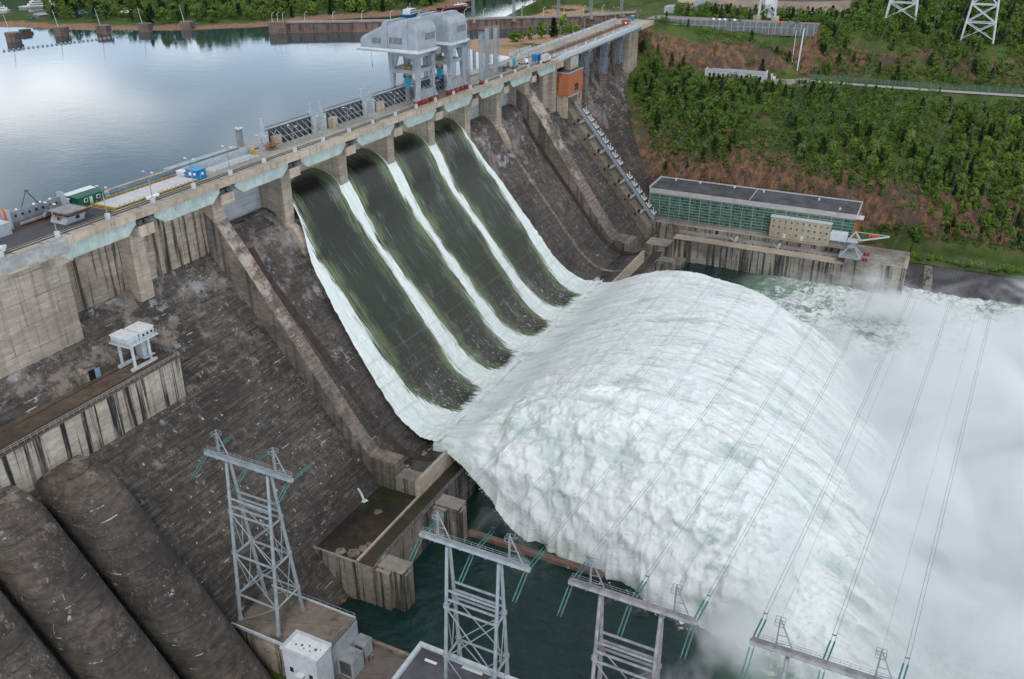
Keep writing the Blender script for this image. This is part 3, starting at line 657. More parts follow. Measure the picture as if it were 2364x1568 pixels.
M['res'] = water_mat('reservoir_water', (.022,.055,.068), (.032,.068,.080), .55, .07, .25, .04, spec=.5); M['res'].node_tree.nodes['Principled BSDF'].inputs['IOR'].default_value = 1.5
o = MB().add([(-900,24,RES_Z),(2500,24,RES_Z),(2500,3000,RES_Z),(-900,3000,RES_Z)], [(0,1,2,3)]).build('reservoir', M['res']); tag(o, kind='structure')
def rfoam(X, Y):
    d1 = np.hypot((X-190)/90, (Y+190)/75); f = sst(1.75, .7, d1)
    f = np.maximum(f, sst(1.35,.6,np.hypot((X-45)/95,(Y+208)/66)))
    # the right channel beside the quay is calmer close to the dam
    f *= sst(-84, -116, Y + .0*X)
    f = np.maximum(f, .5*sst(10,0,np.abs(Y+96))*sst(170,215,X)*sst(246,236,X)*0)
    return {'foam': np.clip(f, 0, 1)}
def rz(X, Y):
    f = rfoam(X, Y)['foam']
    return RIV_Z + (fbm(X*.10, Y*.10, o=5, s=60)-.5)*(.9+2.6*f) + (fbm(X*.45+Y*.2, Y*.45, o=4, s=66)-.5)*(.75+.5*f)
M['riv'] = water_mat('river_water', (.004,.022,.020), (.010,.034,.030), .7, .6, .7, .07, True, spec=.7)
tag(plane_grid('river', -60, 330, -300, -46, (520, 380), M['riv'], rz, rfoam), kind='structure')
tag(MB().add([(-700,-900,-95.6),(900,-900,-95.6),(900,-290,-95.6),(-700,-290,-95.6)], [(0,1,2,3)]).build('river_downstream', M['riv']), kind='structure')
# ================================================================ TERRAIN
XS = np.array([205,262,290,293,298,304,312,322,332,345,362,376,388,395,402,408,414,420,428,436,444,452,462,474,490,520,560,620,700,850,1100,1700.])
TB = {
 -420:[-99,-97,-81,-80,-78,-74,-68,-60,-52,-44,-38,-34,-31,-28,-26,-25,-25,-24,-20,-14,-8,-4,-1,2,6,14,24,38,58,90,130,180],
 -225:[-99,-97,-81,-80,-77,-70,-60,-55,-50,-44,-38,-34,-31,-28,-26,-25,-25,-25,-22,-15,-9,-5,-2,0,4,12,22,36,55,90,130,180],
 -165:[-99,-97,-81,-80,-76,-66,-56,-50,-46,-41,-36,-31,-28,-26,-25,-25,-25,-22,-17,-10,-5,-2,1,4,8,14,22,34,52,85,130,180],
 -130:[-99,-97,-80,-79.5,-73,-61,-52,-46,-42,-38,-33,-29,-26,-25,-25,-25,-24,-21,-16,-8,-3,0,4,7,9,12,18,28,46,80,130,180],
 -95:[-99,-97,-80,-79.5,-70,-58,-49,-42,-38,-33,-29,-26,-25,-25,-25,-25,-25,-23,-14,-4,3,4.6,5,5,6,8,12,20,38,75,130,180],
 -70:[-99,-97,-80,-79,-69,-57,-48,-40,-35,-30,-27,-25,-25,-25,-25,-23,-17,-9,-4,-2,0,3,5,5,6,8,10,16,30,70,120,170],
 -40:[-99,-97,-80,-77,-66,-56,-47,-38,-32,-27,-25,-25,-25,-24,-17,-9,-4,-2,0,1,4,5,5,5,6,7,9,14,26,60,110,150],
 -15:[-99,-97,-90,-72,-62,-54,-46,-38,-32,-26,-25,-24,-20,-14,-7,-3,-1,1,3,5,5,5,5,5,6,7,9,14,24,55,100,140],
 5:[-99,-97,-95,-85,-75,-66,-54,-42,-32,-25,-19,-16,-11,-2,3,4.5,5,5,5,5,5,5,5,5,6,7,9,13,22,50,90,130],
 23:[-99,-40,-16,-12,-10,-8,-6.5,-5.2,-4.8,-4.6,-4.4,-4.2,-2,1,3,4.2,4.5,4.6,4.8,5,5,5,5,5,5.5,6,8,12,20,45,80,120],
 34:[-99,-40,-16,-12,-9,-7,-5.6,-5.1,-4.8,-4.6,-4.4,-4.2,-4.2,-4,-4,-3.8,-3.6,-3.2,-2.6,-1.5,0,2,3.5,4.6,5,6,8,12,20,45,80,120],
 62:[-99,-40,-14,-11,-8,-6,-5.4,-5,-4.8,-4.7,-4.6,-4.5,-4.5,-4.5,-4.6,-5,-5.4,-5.9,-6.5,-7.3,-8,-8.4,-8.6,-8,-5,2,8,14,22,45,80,120],
 84:[-99,-40,-16,-13,-9,-6.6,-5.6,-5.2,-5,-5,-5,-5.1,-5.3,-5.6,-6.4,-7.5,-8,-9,-10,-10,-10,-10,-10,-9,-6,1,8,14,22,45,80,120],
 112:[-99,-40,-18,-15,-12,-9.5,-8.5,-7,-6,-5.6,-5.8,-7,-8,-9,-10,-10,-10,-10,-10,-10,-10,-10,-10,-10,-9,-5,2,9,16,40,80,120],
 132:[-99,-40,-18,-16,-14,-12,-10,-10,-10,-10,-10,-10,-10,-10,-10,-10,-10,-10,-10,-10,-10,-10,-10,-9,-6,-2,3,8,15,35,70,110],
}
YS = np.array(sorted(TB)); TZ = np.array([TB[k] for k in YS], float)
def base_z(x, y):
    x = np.asarray(x, float); y = np.asarray(y, float)
    i = np.clip(np.searchsorted(YS, y)-1, 0, len(YS)-2); f = np.clip((y-YS[i])/(YS[i+1]-YS[i]), 0, 1); 
    j = np.clip(np.searchsorted(XS, x)-1, 0, len(XS)-2); g = np.clip((x-XS[j])/(XS[j+1]-XS[j]), 0, 1)
    a = TZ[i,j]*(1-g)+TZ[i,j+1]*g; b = TZ[i+1,j]*(1-g)+TZ[i+1,j+1]*g
    return a*(1-f)+b*f
def rough_amp(x, y):
    x = np.asarray(x, float); y = np.asarray(y, float)
    a = np.ones_like(x*1.0)
    flat = sst(-25.6,-25.0,base_z(x,y))*sst(-24.0,-24.6,base_z(x,y)) ; a = a*(1-.93*flat)
    a = a*(1-.95*sst(420,426,x)*sst(458,452,x)*sst(-104,-98,y)*sst(3.0,4.2,base_z(x,y)))
    a = a*(1-.85*sst(-78,-79.2,base_z(x,y)))*np.clip(1-.8*sst(20,24,y), .2, 1)
    return a
def terr(x, y):
    x = np.asarray(x, float); y = np.asarray(y, float)
    a = rough_amp(x, y)
    wx = x + 5*(fbm(x*.04, y*.04, o=3, s=71)-.5)*a + 3*(fbm(x*.0+3, y*.13, o=3, s=78)-.5)*a
    z = base_z(wx, y)
    st = np.abs(base_z(wx+3, y)-base_z(wx-3, y))/6
    z = z + a*((fbm(x*.07, y*.07, o=4, s=72)-.5)*2.6 + (fbm(x*.35, y*.35, o=4, s=73)-.5)*(.8+3.2*sst(.7,1.6,st)))
    # keep the ground off the dam
    return z
t = NT('hill_ground'); sl = t.n('ShaderNodeSeparateXYZ'); t.l(t.g.outputs['Normal'], sl.inputs[0])
po = t.n('ShaderNodeSeparateXYZ'); t.l(t.g.outputs['Position'], po.inputs[0])
gn = t.noise((.05,.05,.05), 6, .65); g1 = t.noise((.5,.5,.5), 6, .75, off=(3,3,3)); g2 = t.noise((.9,.9,.9), 6, .8, off=(5,2,2))
grass = t.mix(t.step(gn, .35, .65), (.040,.072,.018), (.095,.150,.036)); grass = t.mix(t.step(g1, .48, .72), grass, (.105,.095,.048))
rock = t.mix(t.step(t.noise((.30,.30,.12), 7, .75), .36, .64), (.070,.050,.038), (.27,.145,.085)); rock = t.mix(t.step(t.noise((.7,.7,.35), 6, .8, off=(4,4,9)), .56, .68), rock, (.36,.26,.19))
rock = t.mix(t.step(t.noise((.06,.06,.05), 5, .6, off=(8,2,2)), .50, .62), rock, (.11,.080,.062))
steep = t.math('ADD', sl.outputs[2], t.math('MULTIPLY', t.math('SUBTRACT', g1, .5), .55))
bare = t.step(t.noise((.035,.035,.035), 6, .66, off=(1,12,5)), .55, .64)
c = t.mix(t.step(steep, .88, .70), grass, rock); c = t.mix(t.math('MULTIPLY', bare, .75), c, (.17,.105,.068))
# sandy drawdown shore of the reservoir
sand = t.mix(t.step(g2, .35, .65), (.40,.235,.135), (.52,.35,.23)); shore = t.math('MULTIPLY', t.step(po.outputs[1], 20, 26), t.step(po.outputs[2], 0.5, -2.2))
sand = t.mix(t.step(t.noise((.9,.9,.9), 5, .8, off=(2,9,2)), .60, .66), sand, (.12,.085,.065))
sg = t.math('MULTIPLY', t.step(t.noise((.045,.045,.045), 5, .6, off=(2,4,12)), .52, .6), t.step(po.outputs[2], -5.2, -4.6)); sand = t.mix(sg, sand, (.075,.085,.03))
c = t.mix(shore, c, sand); t.fin(c, .95, .1); t.bump(t.math('ADD', t.math('MULTIPLY', g2, 1.0), g1), .8, .7); M['hill'] = t.m
def tgrid(name, xs, ys, zf, m):
    X, Y = np.meshgrid(xs, ys, indexing='ij'); Z = zf(X, Y); return grid_obj(name, np.stack([X,Y,Z],-1), m)
xs = np.r_[np.linspace(262,480,330), np.linspace(481,700,80), np.linspace(705,1700,60)]
ys = np.r_[np.linspace(-420,-240,60), np.linspace(-239,24,380)]
def zr(X, Y):
    Z = terr(X, Y)
    lim = np.where(Y > -60, np.maximum(-25+1.216*Y-.6, -99), 99)      # below the dam face inside the dam's length
    inside = (X < 377) & (Y > -55)
    Z = np.where((X < 292) & (Y > -40), np.minimum(Z, -96), Z)
    Z = np.where((X < 264), -97, Z)
    return np.where((X < 377) & (Y > 6.0), np.minimum(Z, -28), Z)
tag(tgrid('hillside', xs, ys, zr, M['hill']), kind='structure')
xs = np.r_[np.linspace(285,520,230), np.linspace(522,1700,120)]; ys = np.r_[np.linspace(24.1,132,130)]
tag(tgrid('reservoir_shore', xs, ys, lambda X, Y: terr(X, Y), M['hill']), kind='structure')

# far land masses given by shoreline polygons (metres), rising inland
def pdist(X, Y, P):
    P = np.array(P, float); Q = np.roll(P, -1, 0); best = np.full(X.shape, 1e9); ins = np.zeros(X.shape, bool)
    for (x0,y0),(x1,y1) in zip(P, Q):
        dx, dy = x1-x0, y1-y0; tt = np.clip(((X-x0)*dx+(Y-y0)*dy)/(dx*dx+dy*dy+1e-9), 0, 1)
        best = np.minimum(best, np.hypot(X-x0-tt*dx, Y-y0-tt*dy))
        cond = ((y0 > Y) != (y1 > Y)); xi = x0 + (Y-y0)*dx/(dy if abs(dy) > 1e-9 else 1e-9); ins ^= cond & (X < xi)
    return np.where(ins, best, -best)
L1 = [(255,640),(257,540),(259,474),(265,462),(275,419),(279,388),(311,322),(349,289),(363,284),(389,280),(422,263),(448,239),(490,223),(549,231),(596,243),(640,246),(690,222),(900,200),(1500,300),(1500,1500),(255,1500)]
INL = [(305,545),(329,521),(346,519),(398,580),(465,665),(520,800),(300,900)]
L2 = [(440,128),(462,142),(489,153),(530,165),(584,176),(625,183),(692,199),(1000,260),(1700,400),(1700,100),(520,60),(500,85),(470,112)]
def zfar(X, Y):
    d1 = pdist(X, Y, L1); di = pdist(X, Y, INL); d = np.minimum(d1, -di); d = d + 5*(fbm(X*.05, Y*.05, o=3, s=81)-.5)
    d2 = pdist(X, Y, L2) + 4*(fbm(X*.06, Y*.06, o=3, s=82)-.5)
    z1 = np.where(d > 0, RES_Z + np.minimum(d*.14, 3) + np.clip(d-70, 0, 135)*(.13+.20*sst(520,420,X)+.29*sst(560,660,X)), RES_Z-.1+d*.3)
    z2 = np.where(d2 > 0, RES_Z + np.minimum(d2*.45, 11) + np.clip(d2-35, 0, 500)*.30, RES_Z-.1+d2*.3)
    return np.maximum(np.maximum(z1, z2), -14) + (fbm(X*.1, Y*.1, o=3, s=83)-.5)*.8
t = NT('far_shore_ground'); po = t.n('ShaderNodeSeparateXYZ'); t.l(t.g.outputs['Position'], po.inputs[0])
g1 = t.noise((.06,.06,.06), 6, .7); g2 = t.noise((.6,.6,.6), 5, .75)
c = t.mix(t.step(g1, .35, .65), (.035,.065,.02), (.085,.125,.035)); s_ = t.mix(t.step(g2, .35, .65), (.21,.115,.075), (.36,.225,.145))
zz2 = t.math('ADD', po.outputs[2], t.math('MULTIPLY', t.math('SUBTRACT', g1, .5), 5.0))
c = t.mix(t.step(zz2, -4.6, -3.5), s_, c); t.fin(c, .95, .1); t.bump(g2, .6, .5); M['far'] = t.m
xs = np.r_[np.linspace(240,560,230), np.linspace(563,1600,120)]; ys = np.r_[np.linspace(60,560,300), np.linspace(565,1400,80)]
o = tgrid('far_shore', xs, ys, lambda X, Y: np.where((Y < 131), np.minimum(zfar(X,Y), -13) , zfar(X,Y)), M['far']); tag(o, kind='structure')

# ================================================================ TREES
cd = Vector((math.cos(PITCH)*math.cos(YAW), math.cos(PITCH)*math.sin(YAW), -math.sin(PITCH))); cr_ = cd.cross(Vector((0,0,1))).normalized(); cu = cr_.cross(cd)
def screen(x, y, z):
    v = Vector((x,y,z))-CAM; d = v.dot(cd)
    return 1182+FPX*v.dot(cr_)/d, 784-FPX*v.dot(cu)/d, d
def crown_np(rng, H, kind, nq):
    """leaf-sized quads spread through an uneven crown; returns verts (4n,3)"""
    if kind == 'pine':
        u = rng.random(nq)**.75; zc = H*(.10+.90*(1-u) if False else .08+.92*u)
        rad = H*.23*(1-u)**.85*(.75+.35*np.cos(u*34)) + .05
        a = rng.random(nq)*6.283; rr = rad*np.sqrt(rng.random(nq)*.8+.2)
        C = np.stack([rr*np.cos(a), rr*np.sin(a), zc-rr*.25], -1)
    elif kind == 'bush':
        k = 7; cc = np.stack([rng.normal(0,.22,k)*H, rng.normal(0,.22,k)*H, rng.uniform(.25,.65,k)*H], -1); rs = rng.uniform(.20,.34,k)*H
        i = rng.integers(0,k,nq); d = rng.normal(size=(nq,3)); d /= np.linalg.norm(d,axis=1)[:,None]; C = cc[i] + d*(rs[i]*(rng.random(nq)**.35))[:,None]; C[:,2] = np.maximum(C[:,2], .05*H)
    else:
        k = 13; tz = rng.uniform(.22,.93,k); wid = .20*np.sin(np.clip((tz-.08)/.95,0,1)*3.14)**.8+.03
        a = rng.random(k)*6.283; cc = np.stack([wid*np.cos(a)*.75, wid*np.sin(a)*.75, tz], -1)*H; rs = rng.uniform(.085,.15,k)*H
        i = rng.integers(0,k,nq); d = rng.normal(size=(nq,3)); d /= np.linalg.norm(d,axis=1)[:,None]; d[:,2] *= 1.35
        C = cc[i] + d*(rs[i]*(rng.random(nq)**.4))[:,None]
    s = H*{'pine':.040,'bush':.060}.get(kind,.042)*(.6+.8*rng.random(nq))
    a = rng.normal(size=(nq,3)); a /= np.linalg.norm(a,axis=1)[:,None]; b = np.cross(a, rng.normal(size=(nq,3))); b /= np.linalg.norm(b,axis=1)[:,None]
    a = a*s[:,None]; b = b*s[:,None]*.8
    return np.stack([C-a-b, C+a-b, C+a+b, C-a+b], 1).reshape(-1,3)
def quads_obj(name, V, m, parent=None):
    n = len(V)//4; me = bpy.data.meshes.new(name); me.vertices.add(len(V)); me.vertices.foreach_set('co', V.astype(np.float32).reshape(-1))
    me.loops.add(n*4); me.loops.foreach_set('vertex_index', np.arange(n*4, dtype=np.int32)); me.polygons.add(n)
    me.polygons.foreach_set('loop_start', np.arange(0,n*4,4,dtype=np.int32)); me.polygons.foreach_set('loop_total', np.full(n,4,np.int32)); me.update(calc_edges=True)
    me.materials.append(m); o = bpy.data.objects.new(name, me); COL.objects.link(o)
    if parent is not None: o.parent = parent
    return o
PROTO = {}
tag(quads_obj('spray_droplets', DROPS, M['whitewater']), 'flying clots of spray torn off the surface of the white water jet', 'spray', kind='stuff')
def tree_proto(kind, i):
    rng = np.random.default_rng(100+i*7+len(kind)); H = 1.0
    nm = {'birch':'birch_tree','pine':'conifer_tree','bush':'shrub'}[kind]
    r = thing(nm, '', {'birch':'tree','pine':'tree','bush':'shrub'}[kind], (0,0,-900))
    mat = {'birch': M['birch'] if i % 2 else M['birchb'], 'pine': M['pine'], 'bush': M['bush'] if i % 2 else M['birchb']}[kind]
    quads_obj('crown', crown_np(rng, 10., kind, {'birch':520,'pine':620,'bush':520}[kind])/10., mat, r)
    m = MB(); m.tube((0,0,-.12),(.01,0,.55),.016,.008,n=5)
    for k in range(4):
        z = .3+.12*k; a = k*2.4; m.tube((0,0,z-.06),(.12*math.cos(a),.12*math.sin(a),z+.08),.006,.002,n=4)
    m.build('trunk' if kind != 'bush' else 'stem', M['bark'], r, local=True); return r
for kd, n in (('birch',6),('pine',3),('bush',3)):
    PROTO[kd] = [tree_proto(kd, i) for i in range(n)]
USED = set()
def plant(kd, x, y, z, H, label, group, i=None, wide=1.0):
    i = random.randrange(len(PROTO[kd])) if i is None else i; p = PROTO[kd][i]; rz_ = random.uniform(0, 6.28)
    if p not in USED:
        if p not in KIDS: KIDS[p] = [(k, []) for k in bpy.data.objects if k.parent == p]
        USED.add(p); p.location = (x,y,z); p.rotation_euler = (0,0,rz_); p.scale = (H*wide,H*wide,H); p['label'] = label; p['group'] = group; return p
    return dup(p, (x,y,z), rz_, (H*wide,H*wide,H), label, group)
def road_clear(x, y):   # keep trees off road, parking, white building, pad, mast foot
    if 403 < x < 419 and y < -92: return False
    if 386 < x < 404 and -94 < y < -30: return False
    if 404 <= x < 420 and -100 < y < -84: return False
    if 424 < x < 453 and -99 < y < 22: return False
    if x < 296: return False
    if 396 < x < 412 and -12 < y < 10: return False
    if 474 < x < 560 and -108 < y < 0: return False
    return True
cand = []
rr = random.Random(5)
for k in range(30000):
    x = 294 + 330*rr.random()**1.15; y = rr.uniform(-270, 6)
    if (x < 345 and y > -4-(345-x)*.72) or (x < 380 and y > -1.5): continue
    if not road_clear(x, y): continue
    cand.append((x, y))
cx = np.array([c[0] for c in cand]); cy = np.array([c[1] for c in cand])
cz = terr(cx, cy); stp = np.abs(base_z(cx+3, cy)-base_z(cx-3, cy))/6
clump = fbm(cx*.030, cy*.030, o=3, s=91); cl2 = fbm(cx*.09, cy*.09, o=2, s=92)
prob = np.clip((clump-.37)*5.2, 0.06, 1)*np.clip(1.35-stp*.75, .08, 1)*np.clip((cl2-.3)*3.5, .25, 1)
prob = np.where((cx < 392) & (cy > -62-(392-cx)*.1), np.maximum(prob, .42), prob); prob = np.where(cx < 304, prob*.3, prob); prob = np.where((cx < 345) & (cy < -60), prob*.75, prob)
prob = np.where((cx > 345) & (cx < 392) & (cy < -20), prob*1.3, prob)
prob = np.where(cx > 455, np.maximum(prob, .75), prob)
prob = np.where((cx < 395) & (cy < -190), np.maximum(prob, .6), prob)
rnd = np.random.default_rng(3).random(len(cx)); patch = fbm(cx*.055+9, cy*.055, o=3, s=99); keep = rnd < prob*np.where(cx < 455, .25+.75*sst(.36,.52,patch), .85)
ind = []; pts = []
taken = []
for x, y, z, c in zip(cx[keep], cy[keep], cz[keep], clump[keep]):
    sx, sy, d = screen(x, y, z+3)
    if not (-40 < sx < 2410 and -40 < sy < 1000): continue
    if any((x-a)**2+(y-b)**2 < (3.2 if x < 420 else 6) for a, b in taken[-900:]): continue
    taken.append((x,y)); pts.append((x,y,z,d))
pts.sort(key=lambda p: p[3])
NB = 0; stuffV = {'birch':[], 'pine':[], 'bush':[]}
def zone(x, y, kd):
    if x < 345: return 'on the steep slope above the glazed admin building'
    if x < 405: return 'on the slope just below the terrace road'
    if x < 455: return 'on the cliffs between terrace road and parking lot'
    return 'on the hilltop behind the parking lot and pylons'
rngS = np.random.default_rng(55)
SP = {k: [crown_np(np.random.default_rng(900+i), 1.0, k, 130) for i in range(5)] for k in ('birch','pine','bush')}
cnt = {'birch':0,'pine':0,'bush':0}
for k, (x,y,z,d) in enumerate(pts):
    q = rr.random(); kd = 'birch' if q < .56 else ('bush' if q < .86 else 'pine')
    if y < -170 and x < 395: kd = 'bush' if q < .6 else ('pine' if q < .72 else 'birch')
    H = {'birch': rr.choice((rr.uniform(3.2,5.5), rr.uniform(6,9.5))), 'pine': rr.uniform(5.5,9.5), 'bush': rr.uniform(2.2,4.0)}[kd]
    lim = {'birch':190,'pine':60,'bush':90}[kd]
    if x < 300: H *= .6
    if 382 < x < 404 and y < -88: H *= .45
    if 372 < x < 394 and -88 <= y < -30: H *= .6
    if cnt[kd] < lim and x < 470:
        cnt[kd] += 1
        zt = zone(x,y,kd)
        lab = {'birch':'bright green slender birch among many ', 'pine':'dark green pointed conifer among birches ', 'bush':'rounded leafy shrub growing '}[kd] + zt
        plant(kd, x, y, z-.2, H, lab, {'birch':'birches ','pine':'conifers ','bush':'shrubs '}[kd]+zt, wide=rr.uniform(.85,1.25) if kd != 'pine' else rr.uniform(.8,1))
    else:
        P = SP[kd][rr.randrange(5)]; a = rr.random()*6.28; ca, sa = math.cos(a), math.sin(a); w_ = rr.uniform(.9,1.3)
        V = P*np.array([H*w_,H*w_,H]); V = np.stack([V[:,0]*ca-V[:,1]*sa+x, V[:,0]*sa+V[:,1]*ca+y, V[:,2]+z-.2], -1); stuffV[kd].append(V)
NSTUFF = sum(len(v) for v in stuffV.values())
# far forest: individual front row, dense mass behind
def zf1(x, y): return float(zfar(np.array([x]), np.array([y]))[0])
fr = []
for k in range(7000):
    x = rr.uniform(262, 900); y = rr.uniform(140, 900); fr.append((x,y))
fx = np.array([f[0] for f in fr]); fy = np.array([f[1] for f in fr]); fz = zfar(fx, fy)
d1 = np.minimum(pdist(fx, fy, L1), -pdist(fx, fy, INL)); d2 = pdist(fx, fy, L2)
fn = 0
lst = []
for x, y, z, a, b in zip(fx, fy, fz, d1, d2):
    sx, sy, d = screen(x, y, z)
    if not (-60 < sx < 2420 and -90 < sy < 110): continue
    if a > 14 and not (sx < 115 and sy > 26) and not (sx < 300 and sy > 47): lst.append((a, x, y, z, d, 1))
    elif b > 9 and rr.random() < .8: lst.append((b, x, y, z, d, 2))
tk = []
for a, x, y, z, d, s_ in sorted(lst):
    if any((x-p)**2+(y-q)**2 < (26 if s_ == 1 else 14) for p, q in tk): continue
    tk.append((x,y)); q = rr.random(); kd = 'birch' if q < .6 else 'pine'
    if s_ == 2: kd = 'bush' if q < .5 else 'birch'
    H = {'birch': rr.uniform(8,12.5),'pine': rr.uniform(8,12),'bush': rr.uniform(3,4.5)}[kd]*(1 if s_ == 1 else .62)
    if s_ == 1 and fn < 75 and a < 34:
        fn += 1; plant(kd, x, y, z-.3, H, ('tall bright tree' if kd == 'birch' else 'tall dark conifer')+' at the front edge of the wood on the far reservoir shore', ('bright' if kd == 'birch' else 'dark')+' trees along the far shore', wide=1.3)
    else:
        P = SP[kd][rr.randrange(5)]; an = rr.random()*6.28; ca, sa = math.cos(an), math.sin(an)
        V = P*np.array([H*1.4,H*1.4,H]); stuffV[kd].append(np.stack([V[:,0]*ca-V[:,1]*sa+x, V[:,0]*sa+V[:,1]*ca+y, V[:,2]+z-.3], -1))
# undergrowth over the hillside
ux = 294 + 240*RNG.random(26000)**1.15; uy = RNG.uniform(-265, 4, 26000); uz = terr(ux, uy); us = np.abs(base_z(ux+3,uy)-base_z(ux-3,uy))/6; uc_ = fbm(ux*.05, uy*.05, o=3, s=97)
ok = (uc_ > .40) & ((us < 1.15) | (RNG.random(26000) < .25)) & ~((ux > 402) & (ux < 420) & (uy < -92)) & ~((ux < 345) & (uy > -3-(345-ux)*.72)) & ~((ux < 380) & (uy > -1)) & ~((ux > 424) & (ux < 453) & (uy > -99)) & ~((ux > 386) & (ux < 420) & (uy > -94) & (uy < 10)) & ~((ux>474)&(ux<560)&(uy>-108)&(uy<0))
U_ = []
for x, y, z in zip(ux[ok], uy[ok], uz[ok]):
    n = 9; c = np.stack([x+RNG.normal(0,.8,n), y+RNG.normal(0,.8,n), z+RNG.uniform(-.1,.9,n)], -1); s = RNG.uniform(.22,.5,n)[:,None]
    a = RNG.normal(size=(n,3)); a /= np.linalg.norm(a,axis=1)[:,None]; b = np.cross(a, RNG.normal(size=(n,3))); b /= np.linalg.norm(b,axis=1)[:,None]; a = a*s; b = b*s
    U_.append(np.stack([c-a-b,c+a-b,c+a+b,c-a+b],1).reshape(-1,3))
tag(quads_obj('undergrowth', np.concatenate(U_), M['bush']), 'low green scrub and grass tufts covering the hillside', 'undergrowth', kind='stuff')
for kd, nm, lb in (('birch','birch_wood','mass of pale green birch wood spread over hilltop and far shore'),('pine','conifer_wood','dark conifers scattered through the distant woods'),('bush','scrub','leafy scrub spread over hilltop and slopes')):
    if stuffV[kd]: tag(quads_obj(nm, np.concatenate(stuffV[kd]), {'birch':M['birch'],'pine':M['pine'],'bush':M['birchb']}[kd]), lb, {'birch':'wood','pine':'wood','bush':'scrub'}[kd], kind='stuff')
# trees on the sandy shore beside the dam
plant('bush', 353, 81, -5.3, 9.0, 'big round bright green bush on the sandy reservoir shore', None, 0, 1.15)
plant('birch', 366, 75.5, -5.2, 9.5, 'narrow green tree just right of the big round shore bush', None, 1, .8)
plant('birch', 374, 70.5, -5, 10.5, 'broad pale green tree between the narrow tree and the dark pine on the shore', None, 0, 1.3)
plant('pine', 383, 66, -5, 12.5, 'dark green pine in the middle of the shore tree clump', None, 0, 1.5)
plant('birch', 394, 64, -5, 13.0, 'tallest bright birch of the shore clump beside the dark pine', None, 2, .9)
plant('bush', 400, 60, -5, 8.5, 'wide pale green tree at the right end of the shore clump', None, 2, 1.2)
plant('bush', 431, 49, -4, 5.0, 'small lone conical bush on the shore near the dam end', None, 0, .7)
plant('pine', 406, -70, -24.6, 11.5, 'lone dark spruce standing behind the long white building', None, 1, 1.1)
for q in [x for kd in PROTO for x in PROTO[kd] if x not in USED]:
    for k in [k for k in bpy.data.objects if k.parent == q]: bpy.data.objects.remove(k)
    bpy.data.objects.remove(q)
for q in bpy.data.objects:
    if 'group' in q and q['group'] is None: del q['group']
# ================================================================ THINGS ON THE CREST
def raised_gate(x0, label):
    b = thing('raised_gate', label, 'sluice gate', (x0,12,6), 'raised sluice gates stored along the crest')
    L = 24.6
    m = MB().box(x0+.5,x0+L-.5,14.6,15.0,6,12.2).box(x0,x0+L,14.1,15.6,11.4,12.4)
    for k in range(9): m.box(x0+1+k*2.8,x0+1.25+k*2.8,14.0,14.6,6,11.4)
    for z in (7.8,9.6): m.box(x0+.6,x0+L-.6,14.3,14.6,z,z+.22)
    m.build('gate_leaf', M['darkgrey'], b)
    MB().box(x0,x0+L,13.9,14.1,11.9,12.45).box(x0+.3,x0+L-.3,15.6,17.6,5.8,7.0).build('top_beam', M['greysteel'], b)
    for xx in (x0-1.0, x0+L-1.2):
        m = MB().box(xx,xx+2.0,13.2,16.0,5.6,11.6).box(xx+.5,xx+1.5,14,15.2,11.6,13.6).tube((xx+1,14.6,13.6),(xx+1,14.6,15.4),.38).tube((xx+1,14.6,15.4),(xx+1,14.6,15.7),.55)
        m.bar((xx+1.9,13.6,11.6),(xx+1.9,13.6,13.4),.08).bar((xx+2.6,13.6,13.4),(xx+1.9,13.6,13.4),.08).bar((xx+2.6,13.6,11.9),(xx+2.6,13.6,13.4),.08)
        m.build('guide_post', M['greysteel'], b)
    m = MB()
    for k in range(8):
        xx = x0+3+k*2.7; m.bar((xx,14.2,11.3),(xx+1.1,8.9,6.2),.17)
    m.build('strut_row', M['greysteel'], b)
    m = MB()
    for y, z in ((11.8,9.0),(10.2,7.4)): m.bar((x0+2.5,y,z),(x0+L-1.5,y,z),.13)
    m.bar((x0+2,14.2,7),(x0+6,14.2,11),.25).bar((x0+16,14.2,11),(x0+21,14.2,7),.25)
    m.build('cross_rail', M['galv'], b)
    MB().box(x0+2.6,x0+5.8,12.2,14.0,6,9.6).build('concrete_plinth', M['edge'], b)
for k, (x0, lb) in enumerate(((29.5,'leftmost raised dark steel gate, rusty scaffold heaped at its left post'),(59.5,'raised steel gate second from the left along the crest'),(89.0,'raised steel gate just left of the near gantry crane'),(118.5,'raised steel gate partly hidden behind the gantry crane legs'))):
    raised_gate(x0, lb)
for o_ in [o_ for o_ in bpy.data.objects if o_.name.startswith('raised_gate')]: o_.location.y -= 1.7
# railing between road and gates
r_ = thing('railing', 'thin grey pipe railing along the upstream side of the crest road', 'railing', (0,7,6))
m = MB()
for x in np.arange(2, 236, 2.4): m.bar((x,7.2,6),(x,7.2,7.15),.08)
for z in (7.15,6.6): m.bar((2,7.2,z),(236,7.2,z),.08)
m.build('rails', M['galv'], r_)
r_ = thing('railing', 'thin grey railing on the downstream edge of the right-hand road deck', 'railing', (300,4.2,6))
m = MB()
for x in np.arange(242, 366, 2.4): m.bar((x,4.3,dz(x)),(x,4.3,dz(x)+1.2),.08)
m.bar((242,4.3,dz(242)+1.2),(366,4.3,dz(366)+1.2),.08); m.build('rails', M['galv'], r_)
